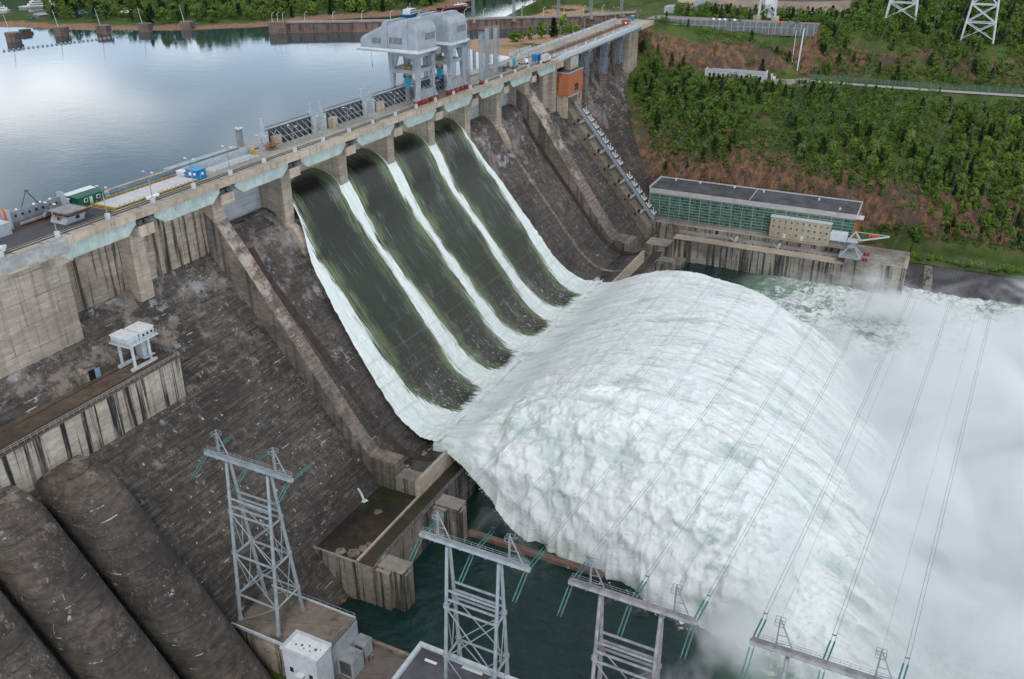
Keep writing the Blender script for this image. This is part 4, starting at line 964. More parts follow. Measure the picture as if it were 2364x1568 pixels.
# street lamps
def lamp_proto():
    t = thing('street_lamp', 'x', 'street lamp', (0,0,0))
    MB().box(-.45,.45,-.45,.45,0,1.5).build('concrete_base', M['lightgrey'], t, local=True)
    m = MB().tube((0,0,1.5),(0,0,7.6),.14,.09,n=6).box(-.3,.3,-.08,.08,5.2,5.4).box(-.25,.25,-.08,.08,4.6,4.75)
    m.build('post', M['galvold'], t, local=True)
    for s in (-1, 1):
        m = MB().tube((0,0,7.6),(s*1.5,0,8.3),.05,n=5); m.build('arm', M['galvold'], t, local=True)
        MB().box(s*1.5-.35,s*1.5+.35,-.16,.16,8.22,8.38).build('lamp_head', M['white'], t, local=True)
    return t
L0 = lamp_proto(); first = True; LX = [-70.8+14.5*k for k in range(21)]
for k, x in enumerate(LX):
    lab = 'twin-armed street lamp on the downstream edge of the crest road, one of the row'
    if first: L0.location = (x,1.8,6); L0['label'] = lab; L0['group'] = 'street lamps along the downstream edge of the crest'; L0.rotation_euler = (0,0,R(90)); first = False
    else: dup(L0, (x,1.8,6), R(90), 1, lab, 'street lamps along the downstream edge of the crest')
for x in np.arange(240, 372, 14.5):
    dup(L0, (x,3.7,dz(x)), R(90), 1, 'twin-armed street lamp standing on the narrow bridge section of the crest, downstream side', 'street lamps on the bridge section')
for x in np.arange(236, 385, 18): dup(L0, (x,21.6,dz(max(x,240))), R(90), 1, 'twin-armed street lamp along the upstream parapet of the right-hand crest', 'street lamps on the upstream parapet')
# gantry cranes
def gantry(x0, label, first=True):
    c = thing('gantry_crane', label, 'gantry crane', (x0+9,12,6), 'twin gantry cranes on the crest')
    A, B = x0+3.8, x0+14.5     # leg axes along x
    for xx, yy in ((A,4.0),(B,4.0),(A,15.3),(B,15.3)):
        m = MB(); s = 1 if xx == B else -1
        m.taper((xx+s*.9,yy,9.0),(.75,.7),(xx,yy,12.5),(.75,.65)); m.taper((xx,yy,12.5),(.75,.65),(xx-s*.2,yy,24.6),(1.45,.95))
        m.taper((xx+s*1.6,yy,7.9),(1.5,.85),(xx+s*.9,yy,9.0),(.75,.7))
        m.build('leg', M['crane'], c)
    for yy in (4.0, 15.3): 
        MB().box(A+1.0,B-1.0,yy-.5,yy+.5,18.0,19.4).box(A-1.2,B+1.2,yy-.95,yy+.95,23.8,25.8).build('portal_beam', M['crane'], c)
        m = MB().box(A+.2,B-.2,yy-.4,yy+.4,7.7,11.2)
        for k in range(7): m.box(A+1+k*1.3,A+1.15+k*1.3,yy-.6,yy+.6,7.8,11.1)
        m.build('tie_beam', M['crane'], c)
        m = MB()
        for k in range(8): m.bar((A+.3+k*1.35,yy-.6,11.2),(A+.3+k*1.35,yy-.6,12.5),.07)
        m.bar((A,yy-.6,12.5),(B,yy-.6,12.5),.07).bar((A,yy-.6,11.9),(B,yy-.6,11.9),.07); m.build('handrail', M['galv'], c)
    for xx in (A, B):
        m = MB().box(xx-.8,xx+.8,4.6,14.8,17.6,19.0).box(xx-1.0,xx+1.0,3.0,16.4,23.8,26.0); m.build('cross_beam', M['crane'], c)
        MB().taper((xx,4.9,19.0),(.55,.3),(xx,5.7,23.8),(.6,1.4)).taper((xx,14.4,19.0),(.55,.3),(xx,13.6,23.8),(.6,1.4)).build('gusset', M['crane'], c)
    for xx in (A-2.2, A+1.2, (A+B)/2-1.2, B-1.4, B+2.2):
        for yy in (3.8, 15.5):
            m = MB().box(xx-1.2,xx+1.2,yy-.55,yy+.55,6.9,7.8)
            for dx in (-.8,.8): m.tube((xx+dx,yy-.35,6.75),(xx+dx,yy+.35,6.75),.6,n=12)
            m.build('bogie', M['red'], c)
    # machine house: long tapering shed lying across the crest, rounded roof
    XA, XB = x0-2.6, x0+11.5
    st = [(-.4,27.1,33.6,34.0,.95),(0,27.0,34.3,35.5,.985),(.9,27.0,34.8,36.6,1),(5.0,27.0,35.2,37.3,1),(10.0,27.0,34.9,36.9,1),(13.4,27.0,34.2,36.1,1),(24.2,27.0,29.8,31.2,1),(24.9,27.0,29.2,30.4,.98)]
    rings = []; xc, hw = (XA+XB)/2, (XB-XA)/2
    for y, zb, ze, zt, wf in st:
        h = hw*wf; r = min(2.6, zt-ze); ring = [(xc-h,y,zb)]
        for k in range(7):
            a = math.pi/2*k/6; ring.append((xc-h+ (1-math.cos(a))*1.7, y, ze+math.sin(a)*(zt-ze)))
        for k in range(6,-1,-1):
            a = math.pi/2*k/6; ring.append((xc+h-(1-math.cos(a))*1.7, y, ze+math.sin(a)*(zt-ze)))
        ring.append((xc+h,y,zb)); rings.append(ring)
    n = len(rings[0]); v = [p for r in rings for p in r]
    f = [(j*n+i, j*n+(i+1)%n, (j+1)*n+(i+1)%n, (j+1)*n+i) for j in range(len(rings)-1) for i in range(n)] + [tuple(range(n)), tuple(range((len(rings)-1)*n, len(rings)*n))[::-1]]
    mm = MB().add(v, f); hs = mm.build('machine_house', M['crane'], c)
    for y0 in (3.6, 12.4):   # raised hoops over the shed
        zt = 37.75 if y0 < 5 else 36.9; ze = 35.5 if y0 < 5 else 34.9
        m = MB()
        pr = [(XA-.35,27)]+[(XA-.35+(1-math.cos(math.pi/2*k/6))*1.9, ze+math.sin(math.pi/2*k/6)*(zt-ze)) for k in range(7)]+[(XB+.35-(1-math.cos(math.pi/2*k/6))*1.9, ze+math.sin(math.pi/2*k/6)*(zt-ze)) for k in range(6,-1,-1)]+[(XB+.35,27)]
        m.py(pr, y0, y0+2.2); m.build('roof_band', M['crane'], c)
    def win(p0, along, n, w, h, wd):
        o = MB(); 
        if along == 'y': o.box(p0[0]-.1,p0[0]+.05,p0[1],p0[1]+w,p0[2],p0[2]+h)
        else: o.box(p0[0],p0[0]+w,p0[1]-.06,p0[1],p0[2],p0[2]+h)
        wo = o.build('window', M['glass'], c)
        o = MB()
        for k in range(n+1):
            q = k*w/n
            if along == 'y': o.box(p0[0]-.16,p0[0]-.06,p0[1]+q-.07,p0[1]+q+.07,p0[2],p0[2]+h)
            else: o.box(p0[0]+q-.07,p0[0]+q+.07,p0[1]-.16,p0[1]-.06,p0[2],p0[2]+h)
        o.build('mullion', M['lightgrey'], wo)
    win((XA-.06,5.9,29.2),'y',11,6.0,2.1,0); win((XA-.06,15.2,28.9),'y',8,4.4,1.9,0); win((XA+5.2,-.46,30.4),'x',9,7.4,2.3,0)
    # apron skirt under the shed
    MB().py([(XA-1.0,26.0),(XB+.6,26.0),(XB+.6,27.05),(XA-1.0,27.05)], -.8, 26.0).add([(XA-1.6,-1.4,26.3),(XA-1.6,26.0,26.9),(XA-1.0,26.0,27.4),(XA-1.0,-.9,27.4)],[(0,1,2,3)]).build('skirt', M['lightgrey'], c)
    MB().box(XA+1.5,XB+6.5,1.8,6.0,24.0,26.0).build('box_girder', M['crane'], c)
    m = MB()
    for k in range(7): m.bar((XB-3.5+k*.5,-.6,23.6+k*.2),(XB-3.5+k*.5,-.6,25.9),.12)
    m.box(XB-1.2,XB+1.8,-.9,.9,24.4,26.4); m.build('cable_box', M['cranedark'], c)
    # hooks
    hx, hy = x0+6.2, 10.2
    m = MB()
    for dy in (-1.3,-.9,.9,1.3): m.bar((hx,hy+dy,19.5),(hx,hy+dy,25.0),.07)
    m.build('hoist_rope', M['wire'], c)
    for dy in (-1.3, 1.3):
        m = MB().pz([(hx-.5,hy+dy-.75),(hx+.5,hy+dy-.75),(hx+.5,hy+dy+.75),(hx-.5,hy+dy+.75)],18.4,19.6).taper((hx,hy+dy,16.4),(.4,.35),(hx,hy+dy,18.4),(.5,.75)); m.build('sheave_block', M['yellow'], c)
        MB().box(hx-.4,hx+.4,hy+dy-.35,hy+dy+.35,15.3,16.4).build('block_foot', M['rust'], c)
    m = MB().box(hx-.5,hx+.5,hy-1.0,hy+1.0,14.2,15.6).taper((hx,hy,12.0),(.45,.75),(hx,hy,14.2),(.5,.85)).taper((hx,hy-.4,11.2),(.3,.3),(hx,hy,12.0),(.45,.6)); m.build('lifting_beam', M['cyan'], c)
    m = MB().box(x0+1.2,x0+2.6,22.6,24.0,25.4,26.0).tube((x0+1.8,23.2,25.4),(x0+1.8,23.2,20.0),.06,n=5).tube((x0+1.8,23.2,20.6),(x0+1.8,23.2,19.2),.16,n=6); m.build('auxiliary_hook', M['darkgrey'], c)
    return c
gantry(105.2, 'near grey gantry crane with tapering windowed machine house, yellow and blue hook block')
gantry(129.7, 'far grey gantry crane standing behind the near one, on red bogies')
# tall lattice-and-panel posts
for k, (x, y, zt) in enumerate(((163,19.5,21.5),(163.5,12.5,24.2),(165.5,6.0,25.5),(176,8.5,26.6),(183,8.0,26.2))):
    lb = ['slim lattice post immediately right of the far gantry crane','second grey panel tower right of the far crane','third grey panel tower right of the far crane, middle of five','fourth grey panel tower right of the far crane','rightmost of the five grey panel towers on the crest'][k]
    p = thing('panel_tower', lb, 'tower', (x,y,6), 'panel towers beside the cranes')
    lattice(MB(), x-1.0, y-1.0, x+1.2, y+1.0, 6, zt+.8, 1.6, .09, .16).build('lattice', M['galv'], p)
    if k:
        m = MB().box(x-.95,x-.2,y-.9,y+.85,6.2,zt)
        for j in range(9): m.box(x-1.08,x-.95,y-.9,y+.85,7+j*2.0,7.12+j*2.0)
        m.build('panel', M['panelgrey'], p)
# left end of the crest
g = thing('green_booth', 'long green corrugated cabin with white-framed windows on the crest', 'cabin', (-34,19,6))
MB().px([(15.6,6.1),(20.6,6.1),(20.6,8.75),(15.6,8.45)], -38.6, -30.4).build('wall', M['green'], g)
MB().px([(15.3,8.45),(18.6,8.7),(18.6,8.82),(15.3,8.56)], -38.9, -30.1).build('roof', M['green'], g); MB().px([(18.6,8.72),(20.9,8.85),(20.9,9.0),(18.6,8.84)], -38.9, -30.1).build('roof_strip', M['white'], g)
for xx in (-36.9, -33.0):
    w_ = MB().box(xx,xx+1.1,15.48,15.6,6.95,7.95).build('window', M['white'], g); MB().box(xx+.18,xx+.92,15.42,15.48,7.1,7.8).build('pane', M['glass'], w_)
MB().box(-35.2,-34.3,15.5,15.6,6.2,8.1).build('door', M['lightgrey'], g)
g = thing('white_container', 'white flat-roofed container left of the green cabin', 'container', (-42,20,6))
MB().box(-44.6,-39.6,17.6,21.2,6,8.3).build('body', M['whitewall'], g); MB().box(-44.8,-39.4,17.4,21.4,8.3,8.5).build('roof', M['white'], g); MB().box(-42.5,-41.2,17.5,17.6,6.2,8.0).build('door', M['rust'], g)
g = thing('hooded_shed', 'grey steel shed with flared dark hood roof on the left crest', 'shed', (-46,10,6))
MB().add([(-49.6,7.4,6),(-44.2,7.4,6),(-44.2,12.8,6),(-49.6,12.8,6),(-48.6,7.0,7.9),(-43.4,7.2,7.9),(-43.4,12.8,7.9),(-48.6,12.8,7.9)],[(0,3,2,1),(4,5,6,7),(0,1,5,4),(1,2,6,5),(2,3,7,6),(3,0,4,7)]).build('wall', M['greysteel'], g)
MB().add([(-49.0,6.6,7.9),(-43.0,6.8,7.9),(-43.0,13.2,7.9),(-49.0,13.2,7.9),(-49.9,5.6,8.6),(-42.6,6.0,8.8),(-42.4,13.8,8.7),(-49.9,13.8,8.6)],[(0,3,2,1),(4,5,6,7),(0,1,5,4),(1,2,6,5),(2,3,7,6),(3,0,4,7)]).build('hood', M['rust'], g)
MB().box(-49.4,-43.2,6.6,13.2,8.72,8.84).build('roof', M['galvold'], g)
w_ = MB().box(-49.32,-49.2,9.2,10.4,6.8,7.6).build('window', M['orange'], g); MB().box(-49.4,-49.33,9.5,10.1,6.95,7.45).build('pane', M['glass'], w_)
w_ = MB().box(-46.5,-45.5,7.08,7.2,6.8,7.6).build('window', M['glass'], g)
g = thing('stoplog_frame', 'grey steel wall frame with square portholes and yellow end post on the left crest', 'frame', (-50,17,6))
m = MB().box(-56.6,-42.2,17.2,17.9,6.2,9.8); m.build('plate', M['cranedark'], g)
for k in range(7): MB().box(-55.3+k*1.9,-54.75+k*1.9,17.1,17.2,8.3,8.9).build('porthole', M['glass'], g)
MB().box(-57.6,-56.6,16.6,18.4,6,10.6).build('end_post', M['greysteel'], g); MB().taper((-41.2,17.3,6),(1.0,.9),(-42.0,17.3,11.0),(.5,.7)).build('end_post', M['greysteel'], g); MB().box(-58.0,-57.7,16.8,17.2,6,11.2).build('yellow_post', M['orange'], g)
m = MB().bar((-53,17.5,9.8),(-50.6,17.5,13.6),.18).bar((-48.2,17.5,9.9),(-50.6,17.5,13.6),.22).bar((-50.9,17.5,13.6),(-50,17.5,13.6),.3); m.build('lifting_arm', M['darkgrey'], g)
m = MB().box(-56.4,-42,14.6,16.8,6.05,6.25)
m.build('rusty_track', M['rust'], g); MB().tube((-55.5,15.6,6.9),(-43,15.9,6.9),.45).tube((-49.5,15,6.9),(-48,15.2,8.2),.4).build('cylinder_drive', M['galvold'], g)
for xx in (-54.2,-49.4,-47.6,-44.8): MB().lathe((xx,17.6,9.8),[(.3,0),(.32,.2),(.1,.4)],10).build('vent_cap', M['white'], g)
g = thing('blue_grey_cabin', 'pale blue-grey cabin cut by the left frame edge on the crest', 'cabin', (-62,16,6))
MB().box(-66,-59.2,13.6,18.5,6,8.8).build('body', M['greysteel'], g); MB().box(-66.1,-59.1,13.5,18.6,8.8,8.95).build('roof', M['lightgrey'], g)
g = thing('motor_boat', 'white pointed boat-like cabin at the left frame edge beside the road', 'boat', (-70,3,6))
MB().add([(-74,2.3,6.6),(-69.2,2.6,6.8),(-68.0,3.4,7.4),(-69.2,4.6,6.8),(-74,4.8,6.6),(-74,2.0,7.6),(-69.6,2.3,7.8),(-68.0,3.4,7.9),(-69.6,4.9,7.8),(-74,5.1,7.6)],[(0,1,6,5),(1,2,7,6),(2,3,8,7),(3,4,9,8),(5,6,7,8,9),(0,4,3,2,1),(0,5,9,4)]).build('hull', M['white'], g)
MB().box(-73.6,-71,2.2,4.9,7.7,8.2).build('windshield', M['glass'], g)
g = thing('white_cover_slabs', 'row of white concrete cover panels edged with yellow railing', 'slab', (-20,10,6))
for k in range(9): MB().box(-36.0+k*3.22,-32.9+k*3.22,6.0,13.4,6.3,6.62).build('panel', M['white'] if False else paint('white_slab', (.58,.57,.57), .8, .08, .4), g)
m = MB().box(-36.4,-36.15,5.6,14,6.3,6.9).box(-36.4,-7,5.6,5.75,6.5,6.62).box(-36.4,-7,13.9,14.05,6.5,6.62)
for k in range(19):
    for y in (5.68,13.98): m.box(-36.2+k*1.6,-36.05+k*1.6,y-.1,y+.1,6.1,7.1)
m.build('yellow_rail', M['yellow'], g)
for k, (x, y) in enumerate(((-25.9,5.0),(-24.9,5.0),(-23.9,4.9),(-22.8,4.9))):
    s = thing('bulk_bag', 'white filled bulk bag in the row beside the rail on the crest', 'bag', (x,y,6), 'four white bulk bags')
    MB().lathe((x,y,6),[(.42,0),(.55,.25),(.56,.75),(.40,1.0),(.15,1.05)],10).build('sack', M['white'], s, smooth=True)
def booth(name, lab, x0,x1,y0,y1,z0,h,mat,roofm,cat='booth',sign=None):
    g = thing(name, lab, cat, ((x0+x1)/2,(y0+y1)/2,z0)); MB().box(x0,x1,y0,y1,z0,z0+h).build('body', mat, g); MB().box(x0-.15,x1+.15,y0-.15,y1+.15,z0+h,z0+h+.15).build('roof', roofm, g); return g
g = booth('blue_booth','bright blue cabin at the right end of the white slabs',-6.6,-3.2,6.2,10.4,6,2.7,M['blue'],M['cyan'])
MB().box(-6.72,-6.6,8.2,9.2,7.2,8.1).build('window', M['white'], g); MB().box(-6.72,-6.6,6.8,7.6,7.4,8.0).build('window', M['white'], g); MB().box(-5.0,-4.3,6.05,6.2,7.3,7.9).build('notice', M['white'], g); MB().box(-6,-5.3,6.05,6.2,6.1,8.1).build('door', M['cyan'], g)
booth('white_tank_box','pair of white boxes behind the blue cabin',-6.2,-3.4,11.6,14.6,6,1.6,M['whitewall'],M['white'],'box')
g = thing('radar_mast', 'small lattice mast with white dome lights on the upstream edge', 'mast', (29,22,6))
lattice(MB(), 28.2,21.4,29.6,22.8,6,11.6,1.2,.09,.13).build('lattice', M['galv'], g); MB().box(27.3,30.5,20.6,23.6,11.6,11.75).build('platform', M['galv'], g)
for q in ((27.8,21.2),(28.6,21.0),(28.2,22.4),(29.4,21.2)): MB().lathe((*q,11.75),[(.28,0),(.34,.25),(.1,.5)],8).build('dome_light', M['white'], g)
g = thing('yellow_bin', 'small yellow box standing left of the first raised gate', 'box', (23,12,6)); MB().box(22.6,23.5,11.6,12.3,6,7.6).taper((23.05,11.95,7.6),(.45,.35),(23.05,11.95,8.0),(.2,.2)).build('body', M['yellow'], g)
g = thing('scaffold', 'rusty planks and poles heaped at the foot of the first raised gate', 'scaffold', (29,10,6))
m = MB()
for k in range(14): m.bar((26+random.random()*4,8.5+random.random()*4,6.2+random.random()*2.5),(30+random.random()*4,8.5+random.random()*4,6.2+random.random()*2.8),.16)
m.box(27,32,8.8,11,7.6,7.75); m.build('planks', paint('rusty_planks', (.33,.16,.07), .8, .4, 1.2), g)
# right-hand crest yard
g = thing('blue_lifting_block', 'cyan lifting block on a grey frame beside the panel towers', 'machine', (199,8,6))
MB().box(198,202.5,6.4,10.6,6.05,7.2).build('base', M['rust'], g); MB().box(197.4,203,7.4,8.4,7.2,9.6).box(197.4,203,9.8,10.6,7.2,9.2).build('frame', M['greysteel'], g); MB().box(199.2,201.4,6.9,7.9,6.6,9.6).taper((200.3,7.4,9.6),(.8,.5),(200.3,7.4,11.0),(.3,.3)).build('block', M['cyan'], g)
g = thing('reel_pile', 'dark cable reels and yellow frame left of the cyan lifting block', 'reels', (192,9,6))
for k in range(3): MB().tube((189+k*1.4,7.5,7.2),(189+k*1.4,9.4,7.2),1.2,n=14).build('reel', M['darkgrey'], g)
MB().box(190,194,11,12,6.1,8).build('frame', M['yellow'], g)
def truck(name, lab, x, y, rz, L, boxh, cabm, bedm, covered):
    g = thing(name, lab, 'truck', (x,y,6), None, rz)
    MB().box(-L/2,L/2-2.4,-1.15,1.15,.9,.9+boxh).build('cargo_box' if covered else 'bed', bedm, g, local=True)
    if not covered: MB().box(-L/2+.12,L/2-2.52,-1.03,1.03,.9+boxh,.92+boxh).build('bed_floor', M['black'], g, local=True)
    cb = MB().pz([(L/2-2.2,-1.05),(L/2,-1.05),(L/2,1.05),(L/2-2.2,1.05)], .6, 1.6).taper((L/2-1.3,0,1.6),(.9,1.05),(L/2-1.5,0,2.5),(.7,.95)).build('cab', cabm, g, local=True)
    MB().taper((L/2-1.28,0,1.68),(.92,1.0),(L/2-1.46,0,2.35),(.74,.97)).build('windshield', M['glass'], g, local=True)
    for a in (-L/2+1, L/2-1.1):
        for s in (-1,1): MB().tube((a,s*.85,.48),(a,s*1.18,.48),.48,n=12).build('wheel', M['black'], g, local=True)
    return g
truck('flatbed_truck','small white-cabbed flatbed truck parked on the crest yard',213.5,8.6,R(-30),5.6,.5,M['white'],M['greysteel'],False)
truck('box_truck','long cream-and-grey box truck parked by the downstream parapet',224.5,1.6,R(5),9.2,2.9,M['white'],paint('cream_box', (.50,.48,.43), .6, .1),True)
g = booth('blue_container','bright blue site container on the crest beside the box truck',222.6,229.4,5.2,8.4,6,3.3,M['blue'],M['blue'],'container')
MB().box(230,233,6,8.6,6,9.3).build('side_unit', M['blue'], g)
g = booth('red_gatehouse','small red-brown gatehouse with dark roof near the far end of the crest',363,367.5,7,11.5,8.1,2.8,paint('red_wall', (.32,.07,.05), .7, .2),M['darkgrey'])
MB().box(362.88,363,8,9.2,9,10).build('window', M['white'], g); MB().box(364.4,365.4,6.88,7,9,10).build('window', M['white'], g)
g = booth('blue_kiosk','tiny blue and white kiosk behind the red gatehouse',384.5,386,11,12.5,8.2,3.0,M['blue'],M['white'])
g = thing('white_glasshouse', 'small white-framed glazed entrance cabin under the crest, beside the brick building', 'cabin', (258,1,0))
MB().box(252,263,-.4,3,-1.9,4.6).build('wall', M['edge'], g); MB().box(256.2,262.4,-.55,-.4,-.6,3.2).build('window', M['white'] if False else paint('pale_pane', (.5,.56,.6), .2, .1), g)
m = MB()
for k in range(5): m.box(256.1+k*1.55,256.25+k*1.55,-.65,-.55,-.6,3.2)
m.build('window_frame', M['darkgrey'], g)
# brick machine house at the head of the stair
g = thing('brick_building', 'orange brick flat-roofed block with barred window below the crest', 'building', (252,0,-24))
MB().box(243,263,-3.1,3.2,-13.6,-2.2).build('wall', M['brick'], g); MB().box(242.7,263.3,-3.4,3.3,-2.2,-1.7).build('roof', M['greysteel'], g); MB().box(243.1,262.9,-3.0,3.1,-1.7,-1.64).build('roof_felt', M['roof'], g)
MB().box(241.8,243,-1.6,1.6,-13.2,-3.8).build('brick_shaft', M['brick'], g)
w_ = MB().box(252,256.6,-3.22,-3.1,-12.0,-8.6).build('window', M['glass'], g)
m = MB()
for k in range(5): m.box(251.95+k*1.1,252.15+k*1.1,-3.35,-3.22,-12.1,-8.5)
m.build('bars', M['darkgrey'], w_)
m = MB().box(243,244,-2.8,3,-25,-13.6).box(256.8,257.6,-2.9,3,-25,-13.6).box(262.2,263,-2.9,3,-27,-13.6).box(243,263,-2.9,-2.2,-14.3,-13.6).box(256.8,263,-2.9,3,-20.5,-19.8)
m.build('concrete_legs', M['edge'], g)
MB().box(242.6,255.8,-4.4,-3.2,-13.9,-13.6).build('balcony', M['greysteel'], g)
m = MB()
for k in range(9): m.bar((243+k*1.6,-4.4,-13.6),(243+k*1.6,-4.4,-12.4),.08)
m.bar((242.6,-4.4,-12.4),(255.8,-4.4,-12.4),.08); m.build('balcony_rail', M['galv'], g)
# inclined stairway gallery
g = thing('inclined_stairway', 'long steel stairway and pipe track climbing the dam face, with seven side landings', 'stairway', (254,-24,-60))
def inc(y): return -18.5 + 1.216*(y+3.2)
P0, P1 = (-3.2, inc(-3.2)), (-51, inc(-51))
MB().px([(P0[0],P0[1]),(P1[0],P1[1]),(P1[0],P1[1]-1.0),(P0[0],P0[1]-1.0)], 252.2, 253.6).build('stair_beam', M['cranedark'], g)
m = MB()
for x in (252.2,253.6):
    m.bar((x,P0[0],P0[1]+1.2),(x,P1[0],P1[1]+1.2),.14); m.bar((x,P0[0],P0[1]+.6),(x,P1[0],P1[1]+.6),.1)
    for k in range(40):
        y = P0[0]+(P1[0]-P0[0])*k/39; m.bar((x,y,inc(y)),(x,y,inc(y)+1.2),.09)
m.build('stair_rail', M['greysteel'], g)
MB().px([(P0[0],P0[1]-.6),(P1[0],P1[1]-.6),(P1[0],P1[1]-1.6),(P0[0],P0[1]-1.6)], 256.0, 256.6).px([(P0[0],P0[1]-.1),(P1[0],P1[1]-.1),(P1[0],P1[1]-1.0),(P0[0],P0[1]-1.0)], 262.6, 263.2).build('track_beam', M['rust'], g)
m = MB()
for k in range(7):
    y = -8.5-k*6.05; z = inc(y)-.4
    m = MB().px([(y-1.1,z-1.6),(y+.4,z-1.6),(y+.4,z-1.9),(y-1.1,z-1.9)], 245.6, 252.3)
    for q in range(8): m.bar((245.7+q*.93,y-1.1,z-1.6),(245.7+q*.93,y-1.1,z-.3),.08)
    m.bar((245.6,y-1.1,z-.3),(252.2,y-1.1,z-.3),.09).bar((245.6,y-1.1,z-.9),(252.2,y-1.1,z-.9),.09)
    m.build('landing', M['greysteel'], g); MB().box(245.75,245.98,y-.2,y+.9,z-1.6,z+.2).build('door', M['black'], g)
for k in range(15):
    y = -7-k*2.95; z = inc(y)-.6
    if k in (8,): continue
    m = MB().add([(257.2,y-1.2,z-1.3),(262.2,y-1.2,z-1.3),(262.2,y+1.0,z+1.3),(257.2,y+1.0,z+1.3),(257.5,y-.9,z-.4),(261.9,y-.9,z-.4),(261.9,y+.7,z+1.7),(257.5,y+.7,z+1.7)],[(0,1,5,4),(1,2,6,5),(2,3,7,6),(3,0,4,7)])
    m.bar((257.3,y-1.0,z-.9),(262.1,y+.9,z+1.6),.3).bar((262.1,y-1.0,z-.9),(257.3,y+.9,z+1.6),.3)
    m.build('frame', M['lightgrey'], g)
# small white crane on the ledge
g = thing('ledge_crane', 'small pale gantry crane with two white cabins standing on the stained ledge', 'gantry crane', (-50,-7.5,-28.9))
for x in (-54.6,-48.2):
    for y in (-5.2,-10.8): MB().box(x-.35,x+.35,y-.3,y+.3,-28.0,-19.6).build('leg', M['lightgrey'], g)
for y in (-5.2,-10.8):
    MB().box(-56.2,-46.2,y-.45,y+.45,-28.6,-27.7).build('bogie_beam', M['lightgrey'], g)
MB().box(-56.8,-45.0,-12.4,-3.8,-19.9,-19.5).build('platform', M['lightgrey'], g)
MB().box(-51.2,-45.8,-11.6,-5.4,-19.5,-16.9).build('cabin', M['white'] if False else M['lightgrey'], g); MB().box(-51.4,-45.6,-11.8,-5.2,-16.9,-16.7).build('roof', M['white'], g)
MB().box(-56.2,-51.6,-11.2,-4.4,-19.5,-17.2).build('cabin', M['lightgrey'], g); MB().box(-56.4,-51.5,-11.4,-4.2,-17.2,-17.0).build('roof', M['white'], g)
for k in range(5): MB().box(-51.26,-51.2,-11+k*1.1,-10.4+k*1.1,-18.6,-17.9).build('window', M['glass'], g)
for k in range(3): MB().box(-50.4+k*1.6,-49.6+k*1.6,-11.68,-11.6,-18.6,-17.9).build('window', M['glass'], g)
m = MB()
for p, q in (((-56.8,-12.4),(-45,-12.4)),((-56.8,-12.4),(-56.8,-3.8)),((-45,-12.4),(-45,-3.8))):
    for z in (-18.9,-18.4): m.bar((*p,z),(*q,z),.08)
    for k in range(9): a = (p[0]+(q[0]-p[0])*k/8, p[1]+(q[1]-p[1])*k/8); m.bar((*a,-19.5),(*a,-18.4),.08)
m.build('handrail', M['galv'], g); MB().box(-50.4,-48.6,-10.2,-7.8,-26.0,-20.2).box(-51,-46.8,-11.4,-7,-26.3,-26.0).build('operator_booth', M['panelgrey'], g)
g.scale = (.8,.8,.8); g.location.x += 1.6; g.location.y += .6
g = thing('red_hydrant', 'small red valve post near the end of the ledge', 'hydrant', (-45,-6,-28.9)); MB().tube((-44.2,-8.2,-28.9),(-44.2,-8.2,-27.3),.18).box(-44.6,-43.8,-8.5,-7.9,-27.6,-27.3).tube((-44.2,-8.2,-28.7),(-44.2,-4.5,-28.7),.1).build('pipe', M['red'], g)
# ================================================================ RIGHT BANK
q = thing('quay', 'stained concrete quay wall along the right bank below the glazed building', 'quay', (255,-110,-95))
MB().box(247.5,261,-150,-64,-99,-83.0).build('quay_wall', M['quay'], q); MB().box(247.2,254.8,-150,-63.8,-83.0,-82.75).build('quay_cap', M['quaytop'], q)
MB().box(255,261,-150,-64,-83,-82.2).build('upper_step', M['quay'], q)
MB().box(261,300,-152,-42,-99,-80.0).build('yard_base', M['quay'], q); MB().box(261.05,262.5,-150,-60,-80,-79.8).build('kerb', M['quaytop'], q)
MB().box(247.7,272,-178.5,-150.05,-99,-80.2).build('pier_end', M['side'] if False else M['quay'], q); MB().box(247.5,264,-178.7,-176.8,-80.2,-79.6).build('pier_cap', M['quaytop'], q)
m = MB()
for k in range(8):
    y = -74-k*9.6; MB().box(247.36,247.5,y,y+1.1,-95,-83.1).build('drain_streak', M['darkgrey'], q)
MB().box(236,247.4,-64,-52,-99,-84.0).box(236.0,247.3,-72,-64,-99,-93.0).build('approach_block', M['sill'], q)
m = MB()
for y in np.arange(-150,-62,3): m.bar((255.2,y,-82.2),(255.2,y,-81.0),.1)
m.bar((255.2,-150,-81),(255.2,-62,-81),.1).bar((255.2,-150,-81.6),(255.2,-62,-81.6),.08); m.build('handrail', M['galv'], q)
for y in (-95,-117): MB().box(255.1,259.5,y-.5,y+.5,-82.2,-81.0).bar((254.6,y,-82.6),(254.6,y+2.6,-80.4),.3).build('gate_slot', M['lightgrey'], q)
g = thing('glazed_building', 'long low building with green glazed facade and dark bitumen roof on the right bank', 'building', (279,-97,-80))
MB().box(268.3,290,-150.7,-43.1,-80,-66.0).build('core', M['cranedark'], g)
MB().box(268.16,268.3,-150.5,-43.4,-79.4,-66.2).build('glass_wall', M['glassg'], g)
m = MB()
for k in range(20): y = -43.4-k*5.63; m.box(267.95,268.16,y-.14,y+.14,-80,-66.2)
m.build('mullion', paint('beige_frame', (.36,.355,.31), .7, .15), g)
m = MB()
for k in range(9): z = -79.2+k*1.56; m.box(268.0,268.16,-150.5,-43.4,z-.10,z+.10)
m.build('transom', paint('beige_frame', (.36,.355,.31), .7, .15), g)
MB().box(267.8,290.1,-151,-42.9,-66.2,-63.6).build('fascia', M['whitewall'] if False else paint('pale_fascia', (.47,.465,.46), .8, .1, .3), g)
